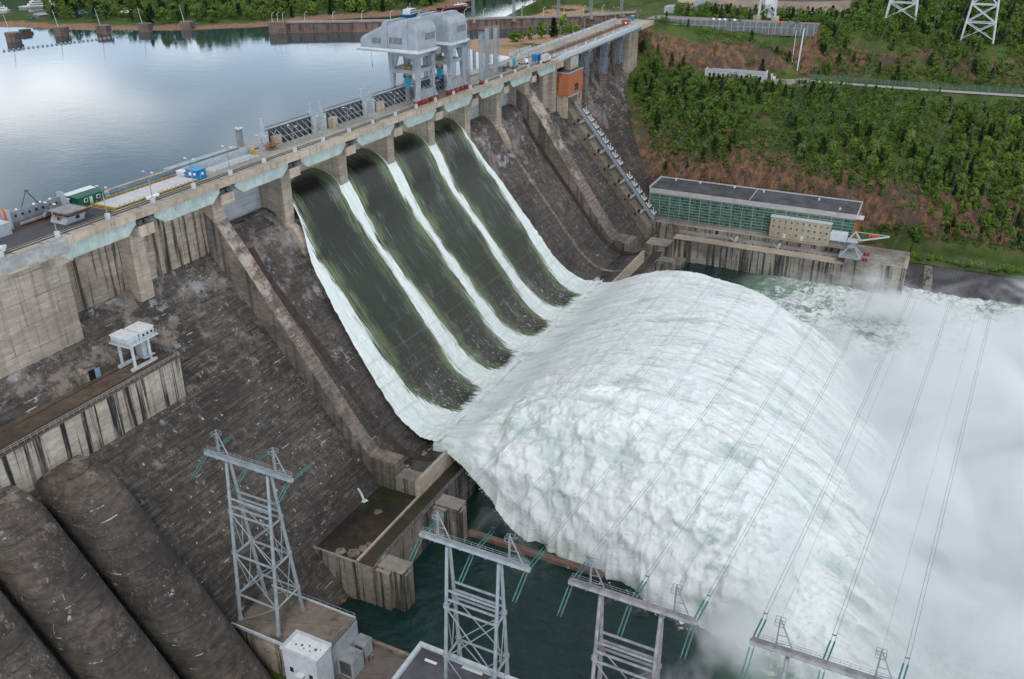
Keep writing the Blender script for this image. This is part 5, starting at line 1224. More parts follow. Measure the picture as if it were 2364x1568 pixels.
MB().box(268.2,289.8,-150.6,-43.2,-63.6,-63.4).build('roof', M['roof'], g); MB().box(289.7,290.3,-151,-42.9,-63.6,-62.9).box(267.7,290.3,-43.2,-42.6,-63.7,-62.6).box(267.8,290,-97.3,-96.9,-63.4,-63.1).box(267.7,290.3,-151.2,-150.8,-63.7,-63.0).build('parapet', M['lightgrey'], g)
MB().box(267.9,290,-43.1,-42.7,-80,-66.2).box(268,272,-152,-150.75,-80,-66.2).box(278,282,-152.4,-150.75,-80,-66.4).build('brick_end', M['brick'], g)
MB().box(266.5,273,-154.2,-150.4,-65.4,-65.1).build('canopy', M['whitewall'], g)
for y, x in ((-52,287),(-66,286.5),(-85,286.8),(-101,285.5),(-130,284),(-142,272)): MB().lathe((x,y,-63.4),[(.5,0),(.5,.7),(.65,.8),(.3,1.2)],8).build('roof_vent', M['white'], g)
g = thing('cream_annex', 'cream three-storey annex with thirty small windows against the green glass front', 'building', (266,-125,-80))
MB().box(264.2,267.9,-140,-110,-80,-69.3).build('wall', M['cream'], g); MB().box(263.9,268,-140.3,-109.7,-69.3,-69.0).build('roof', M['whitewall'], g)
for r_i in range(3):
    for k in range(10):
        if r_i == 0 and k in (2,5): continue
        y = -111.2-k*2.95; z = -78.2+r_i*3.25
        w_ = MB().box(264.1,264.2,y-1.15,y,z,z+1.5).build('window', M['white'], g); MB().box(264.04,264.1,y-1.05,y-.62,z+.1,z+1.4).box(264.04,264.1,y-.5,y-.1,z+.1,z+1.4).build('pane', M['glass'] if (k+r_i)%3 else M['glassg'], w_)
for k in (2,5): y = -111.2-k*2.95; MB().box(264.05,264.2,y-1.3,y,-79.9,-77.4).build('door', M['white'], g)
g = thing('quay_crane', 'grey slewing quay crane with white counterweight cabin and red bogies', 'crane', (252,-152,-80))
m = MB()
for x in (249,257):
    for y in (-147.5,-156.5): m.bar((x,y,-79.6),(253,-152+(.9 if y>-152 else -.9),-74.5),.75)
m.box(248.4,257.6,-157.2,-146.8,-80,-79.2).build('portal', M['greysteel'], g); MB().box(251,255,-154,-150,-75.2,-74.2).tube((253,-152,-74.2),(253,-152,-72.4),1.7,n=12).build('turntable', M['greysteel'], g)
MB().pz([(250.6,-149.5),(255.4,-149.5),(255.4,-154.5),(250.6,-154.5)],-72.4,-71.6).build('deck_plate', M['lightgrey'], g)
MB().box(250.5,255.3,-149.2,-141.4,-72.6,-68.9).build('counterweight_cabin', M['whitewall'], g)
m = MB()
for s in (-1.4,1.4): m.bar((253+s,-150,-71.6),(253+s*.3,-152.5,-67.4),.4).bar((253+s,-155.5,-71.6),(253+s*.3,-152.5,-67.4),.4)
m.build('a_frame', M['lightgrey'], g); m = MB().bar((253,-155.6,-71.4),(255,-168,-68.2),.8,.6).bar((253,-152.5,-67.4),(255,-168,-68.0),.25); m.build('jib', M['lightgrey'], g)
for x in (249,257):
    for y in (-158.4,-159.8): MB().box(x-.5,x+.5,y-.6,y+.6,-80.2,-78.8).build('bogie', M['red'], g)
g = thing('orange_truck', 'bright orange truck parked beyond the quay crane', 'truck', (283,-160,-79.6), None, R(100))
MB().box(-3.2,.8,-1.2,1.2,.8,2.2).build('bed', M['orange'], g, local=True); MB().taper((1.9,0,.7),(1.0,1.15),(1.8,0,2.6),(.8,1.05)).build('cab', M['orange'], g, local=True); MB().box(2.5,2.95,-1,1,1.7,2.3).build('windshield', M['white'], g, local=True); g.scale = (.8,.8,.8)
for a in (-2.2,1.9):
    for s in (-1,1): MB().tube((a,s*.9,.5),(a,s*1.2,.5),.5,n=12).build('wheel', M['black'], g, local=True)
# embankment slope right of the quay
g = thing('revetment', 'dark sloping concrete revetment rising from the turbulent water', 'revetment', (262,-215,-95))
MB().px([(-400,-97),(-178.6,-97),(-178.6,-96.9),(-400,-96.9)],250,251) if False else None
MB().add([(258,-178.6,-97),(258,-400,-97),(268.5,-400,-84.5),(268.5,-178.6,-84.5),(272,-178.6,-97),(272,-400,-97)],[(0,1,2,3),(3,2,5,4),(0,3,4),(1,5,2)]).build('slope', concrete('dark_revetment', (.085,.080,.085), (.045,.043,.047), .5, .25, 0, (14,40,.3), .3), g)
MB().add([(257.9,-188,-96.8),(257.9,-192.5,-96.8),(268.42,-189.5,-84.45),(268.42,-186,-84.45)],[(0,1,2,3)]).build('repair_strip', M['sill'], g)
MB().box(268.5,292,-420,-178.7,-99,-84.3).build('bank_fill', M['hill'], g)
tag(MB().add([(268,-400,-83.9),(295,-400,-80.2),(295,-178.7,-80.2),(268,-178.7,-83.9)],[(0,1,2,3)]).build('river_bank', M['hill']), kind='structure')
for k in range(26):
    y = -180-k*3.2+random.uniform(-1,1); 
    if y > -262: dup([p for p in bpy.data.objects if p.name.startswith('shrub')][0], (272+random.uniform(-1.5,2.5), y, -83.6), random.random()*6, random.uniform(3,4.6), 'low dense bush in the hedge above the dark revetment', 'bushes above the revetment')
for x, y, H in ((296,-163,5.5),(297,-170,6.0),(294,-180,7.5),(300,-228,7)): dup([p for p in bpy.data.objects if p.name.startswith('shrub')][1], (x,y,-80), random.random()*6, H, 'round green bush at the foot of the cliff right of the glazed building', 'bushes at the cliff foot')
# terrace road, fence, white building, pad, mast
V = []
for y in np.linspace(-300,-92,60):
    xc = 408.5 + 7*sst(-150,-260,y)*1 + 0; z = max(float(base_z(xc,y)), -25.2)
    V.append([(xc-3.6,y,-24.55),(xc+3.6,y,-24.5)])
tag(grid_obj('terrace_road', np.array(V), paint('road_concrete', (.42,.41,.38), .9, .15, .2)), kind='structure')
tag(MB().box(389,418,-100,-76,-26,-24.3).build('terrace_yard', paint('yard_concrete', (.33,.29,.24), .9, .25, .15)), kind='structure')
f_ = thing('mesh_fence', 'tall green-grey mesh fence along the uphill side of the terrace road', 'fence', (412,-180,-24.5))
m = MB()
for y in np.arange(-290,-94,4): xc = 412.6+7*sst(-150,-260,y); m.bar((xc,y,-24.6),(xc,y,-20.8),.16)
m.build('posts', paint('green_grey_fence', (.14,.24,.22), .6, .2), f_)
t = NT('wire_mesh'); t.b.inputs['Alpha'].default_value = .28; t.fin((.13,.19,.18), .7, .2); m = MB()
for a, b in zip(np.arange(-290,-98,8), np.arange(-282,-90,8)): m.add([(412.6+7*sst(-150,-260,a),a,-24.5),(412.6+7*sst(-150,-260,b),b,-24.5),(412.6+7*sst(-150,-260,b),b,-21),(412.6+7*sst(-150,-260,a),a,-21)],[(0,1,2,3)])
m.build('mesh', t.m, f_); M['mesh'] = t.m
g = thing('white_building', 'long single-storey whitewashed building with twelve dark windows on the terrace', 'building', (397,-56,-25))
MB().box(393,401,-74.5,-37,-26,-20.4).build('wall', M['whitewall'], g); MB().px([(-74.3,-20.4),(-37.2,-20.4),(-37.2,-20.3),(-74.3,-20.3)],393.2,400.8).add([(392.8,-74.2,-20.3),(392.8,-37.3,-20.3),(400.8,-37.3,-19.4),(400.8,-74.2,-19.4)],[(0,1,2,3)]).build('roof', M['galvold'] if False else M['greysteel'], g)
MB().py([(392.6,-26),(401.2,-26),(401.2,-18.6),(392.6,-19.6)],-74.9,-74.3).py([(392.6,-26),(401.2,-26),(401.2,-18.6),(392.6,-19.6)],-37.2,-36.6).build('end_wall', M['whitewall'], g)
for k in range(12): y = -39-k*2.95; MB().box(392.88,393,y-1.2,y,-24,-21.6).build('window', M['glass'], g)
g = thing('concrete_pad', 'pale concrete pad with posts on the grassy terrace left of the white building', 'pad', (400,-1,-24.5))
MB().box(396,411,-11,4,-25.5,-23.9).build('slab', M['quaytop'], g); MB().box(396.5,396.8,3,3.3,-23.9,-21).box(407,407.3,-9,-8.7,-23.9,-20.6).box(409,411,-11,3,-23.9,-23.3).build('post', M['whitewall'], g)
g = thing('cliff_mast', 'pale pipeline running up the cliff beside the lone corner post', 'pipe', (418,-90,-25))
MB().tube((417,-90,-25),(437,-88,3.2),.5,n=8).build('pipe', M['lightgrey'], g); MB().tube((416,-86.5,-25),(435,-83.5,2),.2,n=6).build('thin_pipe', M['lightgrey'], g)
g = thing('panel_stack', 'stack of white panels leaning by the yard', 'panels', (402,-80,-24.3)); MB().box(401,401.3,-80,-78.6,-24.3,-22).bar((401,-77.6,-24.3),(404,-76.4,-21),.4).bar((401,-78.4,-24.3),(404,-77.4,-21),.4).build('sheet', M['white'], g)
# parking lot and wall
tag(MB().pz([(427.6,16),(427.6,-10),(434.1,-58),(440.1,-96),(453,-96),(449,-10),(449,16)],-2,5.35).build('parking_lot', M['asphalt'] if False else paint('parking_surface', (.28,.25,.24), .9, .12, .2)), kind='structure')
g = thing('retaining_wall', 'long grey panel wall below the parking lot', 'wall', (428,-40,0)); m = MB().bar((427.4,8,2),(427.4,-10,2),.5,7.6).bar((427.4,-10,2),(433.9,-58,2),.5,7.6).bar((433.9,-58,2),(439.9,-96,2),.5,7.6)
m.build('wall', paint('grey_panel_wall', (.17,.17,.175), .9, .2, .4), g)
m = MB()
for y in np.arange(-94,8,4): xx = np.interp(-y,[-8,10,58,96],[427.4,427.4,433.9,439.9]); m.box(xx-.42,xx-.3,y,y+.2,-1,5.85)
m.build('panel_joint', M['lightgrey'], g)
g = thing('green_fence', 'green mesh fence with pale top pipe along the cliff edge', 'fence', (421,-40,0)); m = MB().bar((420.5,8,2.6),(455,-84.5,4.2),.3) if False else MB().bar((421.5,8,3.2),(421.5,-10,3.2),.3).bar((421.5,-10,3.2),(436,-90,3.4),.3)
for k in range(24): yy = 8-98*k/23; xx = float(np.interp(-yy,[-8,10,90],[421.5,421.5,436])); m.bar((xx,yy,-3),(xx,yy,3.3),.14)
m.build('posts', paint('turquoise_fence', (.20,.40,.38), .6, .2), g)
def car(x, y, z, rz, col, label, group='cars in the parking lot'):
    g = thing('parked_car', label, 'car', (x,y,z), group, rz)
    MB().add([(-2.1,-.85,.35),(2.1,-.85,.35),(2.1,.85,.35),(-2.1,.85,.35),(-2.1,-.85,.85),(2.0,-.85,.8),(2.0,.85,.8),(-2.1,.85,.85)],[(0,3,2,1),(4,5,6,7),(0,1,5,4),(1,2,6,5),(2,3,7,6),(3,0,4,7)]).taper((-.3,0,.84),(1.5,.8),(-.35,0,1.42),(1.0,.68)).build('body', col, g, local=True)
    MB().taper((-.3,0,.9),(1.44,.815),(-.35,0,1.34),(1.06,.72)).build('glazing', M['glass'], g, local=True)
    for a in (-1.3,1.3):
        for s in (-1,1): MB().tube((a,s*.66,.34),(a,s*.88,.34),.34,n=10).build('wheel', M['black'], g, local=True)
cc = [(436.7,-28.1,'white','leftmost white car in the parking lot row'),(436.1,-32.3,'white','second white car from the left in the row'),(437.5,-35.6,'white','third white car from the left in the row'),(438.1,-38.9,'darkgrey','dark car between white cars in the parking row'),(438.1,-42,'white','fourth white car, right of the dark one'),(437.4,-45.8,'darkgrey','dark car at the right end of the left group'),(439.7,-73,'orange','orange-brown car in the right-hand group'),(441,-77.6,'cranedark','grey-blue car in the middle of the right-hand group'),(442,-82.2,'darkgrey','dark car at the right end of the parking lot')]
for x, y, c_, lb in cc: car(x, y, 5.35, R(20), M[c_], lb)
car(399,-96.5,-24.3,R(75),M['blue'],'blue car at the terrace road entrance','cars on the terrace'); car(401,-103,-24.4,R(75),M['white'],'white and blue car half hidden by trees on the terrace road','cars on the terrace')
# ship-lift bowl, house, pedestals
g = thing('turntable_bowl', 'big curved concrete bowl of the ship lift on the hilltop', 'concrete bowl', (505,-55,5))
V = []; cxx, cyy = 560, -52
for rr_, z in ((84,4.0),(66,13.5),(64,13.7)):
    V.append([(cxx-rr_*math.cos(a)*1.0, cyy+rr_*math.sin(a)*.95, z) for a in np.linspace(-1.05,1.15,60)])
grid_obj('bowl_wall', np.array(V)-np.array([505,-55,5]), concrete('bowl_concrete', (.37,.28,.235), (.27,.20,.165), .3, .3, 0, (12,30,.1), .1), parent=g, smooth=False)
V = [[(x,y,z+.3) for x,y,z in V[2]], [(cxx-30*math.cos(a), cyy+30*math.sin(a), 13.2) for a in np.linspace(-1.05,1.15,60)]]
grid_obj('bowl_floor', np.array(V)-np.array([505,-55,5]), M['asphalt'], parent=g, smooth=False)
g = thing('ship_lift_frame', 'grey steel trestle with white chute on concrete pedestals behind the parking lot', 'trestle', (458,-62,5))
for y in (-54,-66): MB().box(452,457,y-2.4,y+2.4,2,8).build('pedestal', M['edge'], g)
m = MB()
for x in (453,456):
    for y in (-54.5,-65.5): m.bar((x,y,8),(x+.5,y+(1 if y<-60 else -1)*.8,32),.9)
m.bar((454,-54.5,9),(454.5,-65,18),.4).bar((454,-65.5,9),(454.5,-55,18),.4).bar((454,-54.5,18),(454,-65.5,18),.5).bar((454,-54.5,20),(454.5,-65,30),.4).bar((454,-65.5,20),(454.5,-55,30),.4)
m.build('frame', M['lightgrey'], g)
MB().add([(458,-57.5,5.5),(458,-64,5.5),(474,-60.5,18),(474,-54,18),(474,-54,20),(474,-60.5,20),(458,-64,7),(458,-57.5,7)],[(0,1,2,3),(4,5,6,7),(0,7,6,1),(1,6,5,2),(0,3,4,7)]).build('chute', M['whitewall'], g)
g = thing('hilltop_house', 'cream rendered house with grey concrete base near the dam end', 'house', (478,12,6))
MB().box(468,480,-2,16,3,9.5).build('base', M['greysteel'], g); MB().box(470,482,-6,7,8,18).build('wall', M['cream'], g)
for y in (-4,-1,2,5): MB().box(469.9,470,y-.5,y+.5,11,12.4).build('window', M['glass'], g)
MB().box(470,480,-16,-6,3,16).build('side_wall', M['greysteel'], g)
# pylons with tubular legs on the hill
def big_pylon(x, y, z, lab):
    g = thing('hill_pylon', lab, 'pylon', (x,y,z), 'tubular pylons on the hill'); H = 46
    P = [(-4.5,9.0),(4.5,9.0),(4.5,-9.0),(-4.5,-9.0)]
    def lv(h, i): f = 1-.45*h/H; return (x+P[i][0]*f, y+P[i][1]*f, z+h)
    for i in range(4): MB().tube(lv(-2,i), lv(H,i), .62, .5, n=8).build('leg', M['lightgrey'], g)
    for a, b in ((0,9.5),(9.5,20),(20,32),(32,46)):
        m = MB()
        for i in (0,2):
            j = (i+3) % 4 if i == 0 else 1
            m.tube(lv(a,i),lv(b,j),.28,n=5).tube(lv(a,j),lv(b,i),.28,n=5)
        for i, j in ((0,3),(1,2),(0,1),(3,2)): m.tube(lv(b,i),lv(b,j),.34,n=5)
        m.build('bracing', M['lightgrey'], g)
    MB().tube((x,y+15,z+H),(x,y-15,z+H),.8,n=8).build('cross_arm', M['lightgrey'], g)
big_pylon(470,-143,9,'left tubular pylon rising out of the hilltop trees'); big_pylon(457,-190,.5,'right tubular pylon, nearer the right frame edge')
# ================================================================ BREAKWATER AND RESERVOIR
bw = [(323,254),(329,248),(353,210),(379,171),(401,140.5),(422,117),(445,88),(470,63),(500,44)]
g = thing('breakwater', 'long reddish concrete breakwater wall across the reservoir', 'breakwater', (400,140,-6))
m = MB(); m2 = MB()
def off(i, w_):
    a = Vector(bw[max(0,i-1)]); b = Vector(bw[min(len(bw)-1,i+1)]); d = (b-a).normalized(); return (bw[i][0]-d.y*w_, bw[i][1]+d.x*w_)
for i in range(1, len(bw)-1):
    a, b, c_, d_ = off(i,-0.0), off(i+1,-0.0), off(i+1,7.5), off(i,7.5)
    m.pz([a,b,c_,d_], -12, .6); a, b, c_, d_ = off(i,-.7), off(i+1,-.7), off(i+1,8), off(i,8); m2.pz([a,b,c_,d_], .6, 1.5)
m.build('wall', M['band'], g); m2.build('cap', paint('grey_cap', (.30,.27,.255), .9, .2, .3), g)
MB().pz([(319.5,255),(327.5,246),(334,251),(326,261)], -12, 1.5).build('head', M['band'], g)
m = MB()
for i in range(1, len(bw)-1):
    for k in range(5):
        t_ = (k+.3*random.random())/5; x = bw[i][0]+(bw[i+1][0]-bw[i][0])*t_; y = bw[i][1]+(bw[i+1][1]-bw[i][1])*t_; MB().box(x-.9,x-.2,y-.9,y-.2,-3.5,.6).build('drain_slot', M['darkgrey'], g)
for i, (x, y) in enumerate(((405.5,139),(425,116),(447,90),(464,71),(487,55))):
    p = thing('lattice_pylon', 'tall slim lattice pylon standing on the breakwater', 'pylon', (x,y,1.5), 'lattice pylons on the breakwater')
    lattice(MB(), x-.8,y-.8,x+.8,y+.8,1.5,26,2.2,.13,.2).build('lattice', M['galv'], p); MB().box(x-2.5,x+1,y-2.5,y+1,-1.4,1.7).build('footing', M['edge'], p)
for i in range(17):
    t_ = i/16*(len(bw)-2); k = int(min(t_, len(bw)-2.01)); f = t_-k; x = bw[k][0]+(bw[k+1][0]-bw[k][0])*f+2; y = bw[k][1]+(bw[k+1][1]-bw[k][1])*f+2
    p = thing('curved_lamp_post', 'white curved lamp post on the breakwater', 'lamp post', (x,y,1.5), 'curved lamp posts on the breakwater')
    MB().tube((x,y,1.5),(x,y,6.6),.14,n=5).tube((x,y,6.6),(x+.5,y-1.2,7.9),.12,n=5).build('post', M['white'], p); MB().box(x+.2,x+.9,y-1.7,y-1.0,7.8,8.0).build('lamp_head', M['white'], p)
for i, (x, y) in enumerate(((218,385),(252,381),(271,362),(292,344),(314,326))):
    x *= 1; p = thing('mooring_pillar', 'round-fronted reddish concrete mooring pillar standing in the reservoir', 'pillar', (x,y,-6), 'row of mooring pillars')
    MB().lathe((x,y,-8),[(4.6,0),(4.6,5.5),(4.8,5.6),(4.8,7.6)],20).build('shaft', M['band'], p); MB().box(x-1,x+3,y-4.9,y-3,-4,-.6).build('niche', M['darkgrey'], p); MB().tube((x,y+2,-.5),(x-1,y+3,10.5),.22,.12,n=6).build('mast', M['whitewall'], p)
p = thing('floating_boom', 'line of small float buoys across the reservoir near the left pillars', 'boom', (215,340,-6))
m = MB(); A_, B_ = Vector((186,352,-6)), Vector((262,339,-6))
for k in range(26): q_ = A_.lerp(B_, k/25); m.box(q_.x-.5,q_.x+.5,q_.y-.4,q_.y+.4,-6.2,-5.1)
m.tube(A_, B_, .12, n=5); m.build('floats', M['greysteel'], p)
p = thing('moored_raft', 'green-topped dark red raft moored between the two left pillars', 'raft', (246,410,-6)); MB().box(241,250,407,412,-6.4,-4.6).build('hull', M['rust'], p); MB().box(242,249,407.6,411.4,-4.6,-2.8).build('deck_house', M['bush'] if False else paint('dull_green', (.05,.10,.06), .8, .2), p)
def boat(x, y, rz, L, hull, label, levels, sup):
    p = thing('moored_boat', label, 'boat', (x,y,-6), None, rz); w_ = L*.17
    n = 8; top = [(-L/2,-w_),(L*.2,-w_),(L*.42,-w_*.55),(L/2,0),(L*.42,w_*.55),(L*.2,w_),(-L/2,w_)]; bot = [(a*.93,b*.8) for a,b in top]; k = len(top)
    MB().add([(*q,-.3) for q in bot]+[(*q,1.5) for q in top], [tuple(range(k))[::-1],tuple(range(k,2*k))]+[(i,(i+1)%k,k+(i+1)%k,k+i) for i in range(k)]).build('hull', hull, p, local=True)
    for j in range(levels):
        MB().box(-L*.34+j*.8,L*(.25-.06*j),-w_*.72,w_*.72,1.5+j*1.9,3.2+j*1.9).build('deck_house', sup, p, local=True)
        MB().box(-L*.3+j*.8,L*(.22-.06*j),-w_*.74,w_*.74,2.2+j*1.9,2.8+j*1.9).build('window_band', M['glass'], p, local=True)
    MB().tube((0,0,1.5+levels*1.9),(0,0,5.5+levels*1.9),.12,n=5).build('mast', sup, p, local=True); MB().tube((-L*.2,0,1.5+levels*1.7),(-L*.2,0,3+levels*1.9),.4,n=8).build('funnel', sup, p, local=True)
boat(371,556,R(150),32,M['white'],'white multi-deck passenger boat moored in the inlet at top left',3,M['white'])
boat(336,556,R(100),13,M['white'],'small white cabin boat at the far top left',1,M['white'])
boat(405,575,R(160),18,M['darkgrey'],'dark low boat moored right of the white passenger boat',1,M['darkgrey'])
boat(462,228,R(10),26,M['blue'],'blue-hulled tugboat with white superstructure in the harbour',2,M['white'])
boat(474,222,R(0),9,M['blue'],'small blue pontoon right of the tugboat',0,M['blue'])
boat(507,213,R(-14),44,M['dkred'],'long dark red barge moored right of the tugboat',1,M['dkred'])
boat(530,218,R(-10),22,M['red'],'shorter red barge with white cabin behind the long barge',1,M['white'])
def hut(x, y, a, b, h, wm, rm, label, cat='hut'):
    z = float(zfar(np.array([float(x)]), np.array([float(y)]))[0])-.2
    p = thing('shore_hut', label, cat, (x,y,z)); MB().box(x-a,x+a,y-b,y+b,z,z+h).build('wall', wm, p); MB().add([(x-a-.4,y-b-.4,z+h),(x+a+.4,y-b-.4,z+h),(x+a+.4,y+b+.4,z+h),(x-a-.4,y+b+.4,z+h),(x-a-.4,y,z+h+1.6),(x+a+.4,y,z+h+1.6)],[(0,1,5,4),(2,3,4,5),(0,4,3),(1,2,5)]).build('roof', rm, p)
hut(318,440,5,3,2.2,M['darkgrey'],M['blue'],'low shed with bright blue roof on the far left shore'); hut(330,405,3.4,2.6,3.6,paint('red_board', (.20,.05,.035), .8, .2),M['white'],'red-brown hut with white roof on the far left shore'); hut(300,462,4,3,2,M['bark'],M['greysteel'],'grey-roofed hut beside the parked blue car on the far left shore')
z = float(zfar(np.array([290.]), np.array([462.]))[0]); car(290,458,z,R(20),M['blue'],'dark blue car parked on the sand of the far left shore','far shore vehicles')
# ================================================================ PORTALS, WIRES, POWERHOUSE CORNER
def portal(yc, z0, zb, lab, mat, W=25.0):
    g = thing('line_portal', lab, 'pylon', (-63.2,yc,z0), 'tubular line portals')
    x = -63.2
    MB().tube((x,yc+W/2,zb),(x,yc-W/2,zb),.58,n=12).build('cross_arm', mat, g)
    for k in range(9): 
        yy = yc+W/2-.8-k*(W-1.6)/8; MB().tube((x,yy+.12,zb),(x,yy-.12,zb),.72,n=12).build('flange', mat, g)
    m = MB().box(x-.55,x+.55,yc-W/2+.4,yc+W/2-.4,zb+.62,zb+.74)
    for s in (-.55,.55):
        for z in (1.2,1.7): m.bar((x+s,yc-W/2+.4,zb+z),(x+s,yc+W/2-.4,zb+z),.05)
        for k in range(16): yy = yc-W/2+.4+k*(W-.8)/15; m.bar((x+s,yy,zb+.7),(x+s,yy,zb+1.7),.05)
    m.build('walkway', mat, g)
    def leg(i, h): # i: sx, sy ; h 0 bottom 1 top
        sx, sy = i; bx, by = (4.7, 5.9); tx, ty = (.55, 5.9)
        H = h; return (x+sx*(bx+(tx-bx)*H), yc+sy*(by+(ty-by)*H), z0+(zb-.6-z0)*H)
    I = [(1,1),(1,-1),(-1,-1),(-1,1)]
    for i in I:
        MB().tube(leg(i,0), leg(i,1), .48, .36, n=10).build('leg', mat, g)
    MB().tube(*( (leg(I[0],0)[0],leg(I[0],0)[1],z0-.1), (leg(I[0],0)[0],leg(I[0],0)[1],z0+.6)), .75, n=12)
    for i in I:
        for h in (.0,.18,.44,.70): p = leg(i,h+.005); q_ = leg(i,h+.02); MB().tube(p,q_,.66,n=12).build('collar', mat, g)
    for h in (.18,.44,.70,.745,.79):
        for k, (a, b) in enumerate(((0,1),(1,2),(2,3),(3,0))):
            if h in (.745,.79) and k in (1,3): continue
            MB().tube(leg(I[a],h), leg(I[b],h), .27, n=7).build('strut', mat, g)
    m = MB()
    for h0, h1 in ((.0,.18),(.18,.44),(.44,.70)):
        for a, b in ((0,1),(3,2)):
            m.tube(leg(I[a],h0),leg(I[b],h1),.14,n=5)
            if h0 > 0: m.tube(leg(I[b],h0),leg(I[a],h1),.14,n=5)
        for a, b in ((1,2),(0,3)): 
            if h0 > 0:
                mid = (x, leg(I[a],h0)[1], leg(I[a],h0)[2]); 
                mid = tuple((p+q)/2 for p, q in zip(leg(I[a],h0), leg(I[b],h0))); m.tube(mid, leg(I[a],h1), .12, n=5).tube(mid, leg(I[b],h1), .12, n=5)
    m.tube(leg(I[0],.80),(x,yc,zb-.7),.12,n=5) if False else None
    m.build('bracing', mat, g)
    for yy in (yc+W/2-4.4, yc-W/2+4.4):     # earth-wire peaks
        m = MB().bar((x,yy,zb+.5),(x,yy,zb+7.2),.22)
        m.bar((x,yy-3.0,zb+.5),(x,yy,zb+7.0),.18)
        for k in range(3): m.bar((x,yy-2.4+k*.8,zb+1.8+k*1.7),(x,yy,zb+1.4+k*1.9),.1)
        for k in range(12): m.bar((x-.35,yy,zb+.9+k*.5),(x+.35,yy,zb+.9+k*.5),.05)
        m.bar((x-.35,yy+.1,zb+.7),(x-.35,yy+.1,zb+6.8),.07).bar((x+.35,yy+.1,zb+.7),(x+.35,yy+.1,zb+6.8),.07)
        for z in (5.9,6.7):
            for p, q in (((-.8,-.8),(.8,-.8)),((.8,-.8),(.8,.8)),((.8,.8),(-.8,.8)),((-.8,.8),(-.8,-.8))): m.bar((x+p[0],yy+p[1],zb+z),(x+q[0],yy+q[1],zb+z),.07)
        for p in ((-.8,-.8),(.8,-.8),(.8,.8),(-.8,.8)): m.bar((x+p[0],yy+p[1],zb+5.9),(x+p[0],yy+p[1],zb+6.7),.06)
        m.build('earth_wire_peak', mat if mat != M['galvold'] else M['cranedark'], g)
    for ph in (W/2-.6, 0, -W/2+.6):
        for dx, dz_, L in ((1,.12,5.6),(-1,-.75,5.2)):
            for o_ in (-.35,.35):
                p0 = Vector((x+dx*.7, yc+ph+o_, zb-.3)); d = Vector((dx,-.12 if dx > 0 else 0.05,dz_)).normalized(); m = MB().tube(p0, p0+d*(L+.8), .05, n=5)
                for k in range(15): q_ = p0+d*(.5+k*.33); m.tube(q_, q_+d*.15, .165, n=7)
                m.build('insulator_string', M['insul'], g)
    return g
portal(-53.5,-82,-37.4,'leftmost tubular steel line portal standing on the mossy slab at the dam toe',M['galv'])
portal(-111,-92,-40.6,'second steel line portal from the left, its feet behind the dark flat roof',M['galv'])
portal(-144.2,-92,-40.2,'third line portal from the left with rust-stained cross arm above the dark water',M['galvold'])
portal(-178.6,-92,-40.2,'rightmost line portal, dark against the mist at the bottom edge',M['galvold'])
near = [(-41.6,-53.5,-65.4),(-98.9,-111,-123),(-132.2,-144.2,-156.2),(-166.6,-178.6,-190.6)]
far = [(-60,-73,-86),(-113,-127,-140),(-167,-181,-194),(-208,-222,-236)]
names = ['first','second','third','fourth']
for i in range(4):
    for j in range(3):
        A_ = Vector((-56.0,near[i][j]-.7,-39.6)); B_ = Vector((472,far[i][j],24)); sag = 29
        if i == 0: B_.z = 30
        w_ = thing('power_line', f'bundled conductor running from the {["left","middle","right"][j]} phase of the {names[i]} portal across the spray', 'power line', tuple(A_))
        for o_ in (-.32,.32):
            pts = []
            for k in range(49):
                t_ = k/48; p = A_.lerp(B_, t_); p.z -= 4*sag*t_*(1-t_); p.y += o_; pts.append(p)
            MB().path(pts, .036, 4).build('conductor', M['wire'], w_)
        MB().box(*(lambda p: (p.x-.1,p.x+.1,p.y-.4,p.y+.4,p.z-.06,p.z+.06))(A_.lerp(B_,.0)+Vector((0,0,0)))).build('yoke', M['darkgrey'], w_)
    for j in (0, 1):
        A_ = Vector((-63.2,near[i][1]+(8.1 if j == 0 else -8.1),-33.4 if i else -30.4)); B_ = Vector((472,far[i][1]+(9 if j == 0 else -9),36)); pts = []
        for k in range(41): t_ = k/40; p = A_.lerp(B_, t_); p.z -= 4*24*t_*(1-t_); pts.append(p)
        w_ = thing('earth_wire', f'thin earth wire from the {["left","right"][j]} peak of the {names[i]} portal', 'wire', tuple(A_)); MB().path(pts, .025, 3).build('strand', M['wire'], w_)
# slab block with the first portal
g = thing('toe_block', 'mossy concrete slab block at the dam toe carrying the first portal', 'concrete block', (-62,-57,-92))
MB().box(-69.8,-55.0,-72.4,-42.5,-99,-82.0).build('block', M['wall'], g)
MB().box(-69.6,-55.2,-72.2,-42.5,-82.0,-81.96).build('top', M['grass_roof'], g)
MB().box(-70.0,-69.6,-72.6,-42.5,-82.3,-81.5).box(-55.2,-54.8,-72.6,-46,-82.3,-81.6).build('kerb', M['galvold'] if False else M['lightgrey'], g)
MB().box(-66.2,-54.9,-72.9,-72.4,-95,-82.3).build('sheet_front', M['greysteel'], g)
MB().box(-66.2,-55.0,-72.9,-71.6,-82.3,-81.8).build('brown_cap', M['rust'] if False else M['side'], g)
m = MB()
for k in range(14): m.bar((-54.9,-46-k*2,-81.6),(-54.9,-46-k*2,-80.6),.07)
m.bar((-54.9,-46,-80.6),(-54.9,-72.4,-80.6),.08).bar((-66,-72.5,-80.6),(-54.9,-72.5,-80.6),.08)
for k in range(7): m.bar((-66+k*1.85,-72.5,-81.8),(-66+k*1.85,-72.5,-80.6),.07)
m.build('handrail', M['galv'], g)
g = thing('white_kiosk', 'white blue-tinted kiosk with stained flat roof in front of the mossy slab', 'kiosk', (-69,-69,-92))
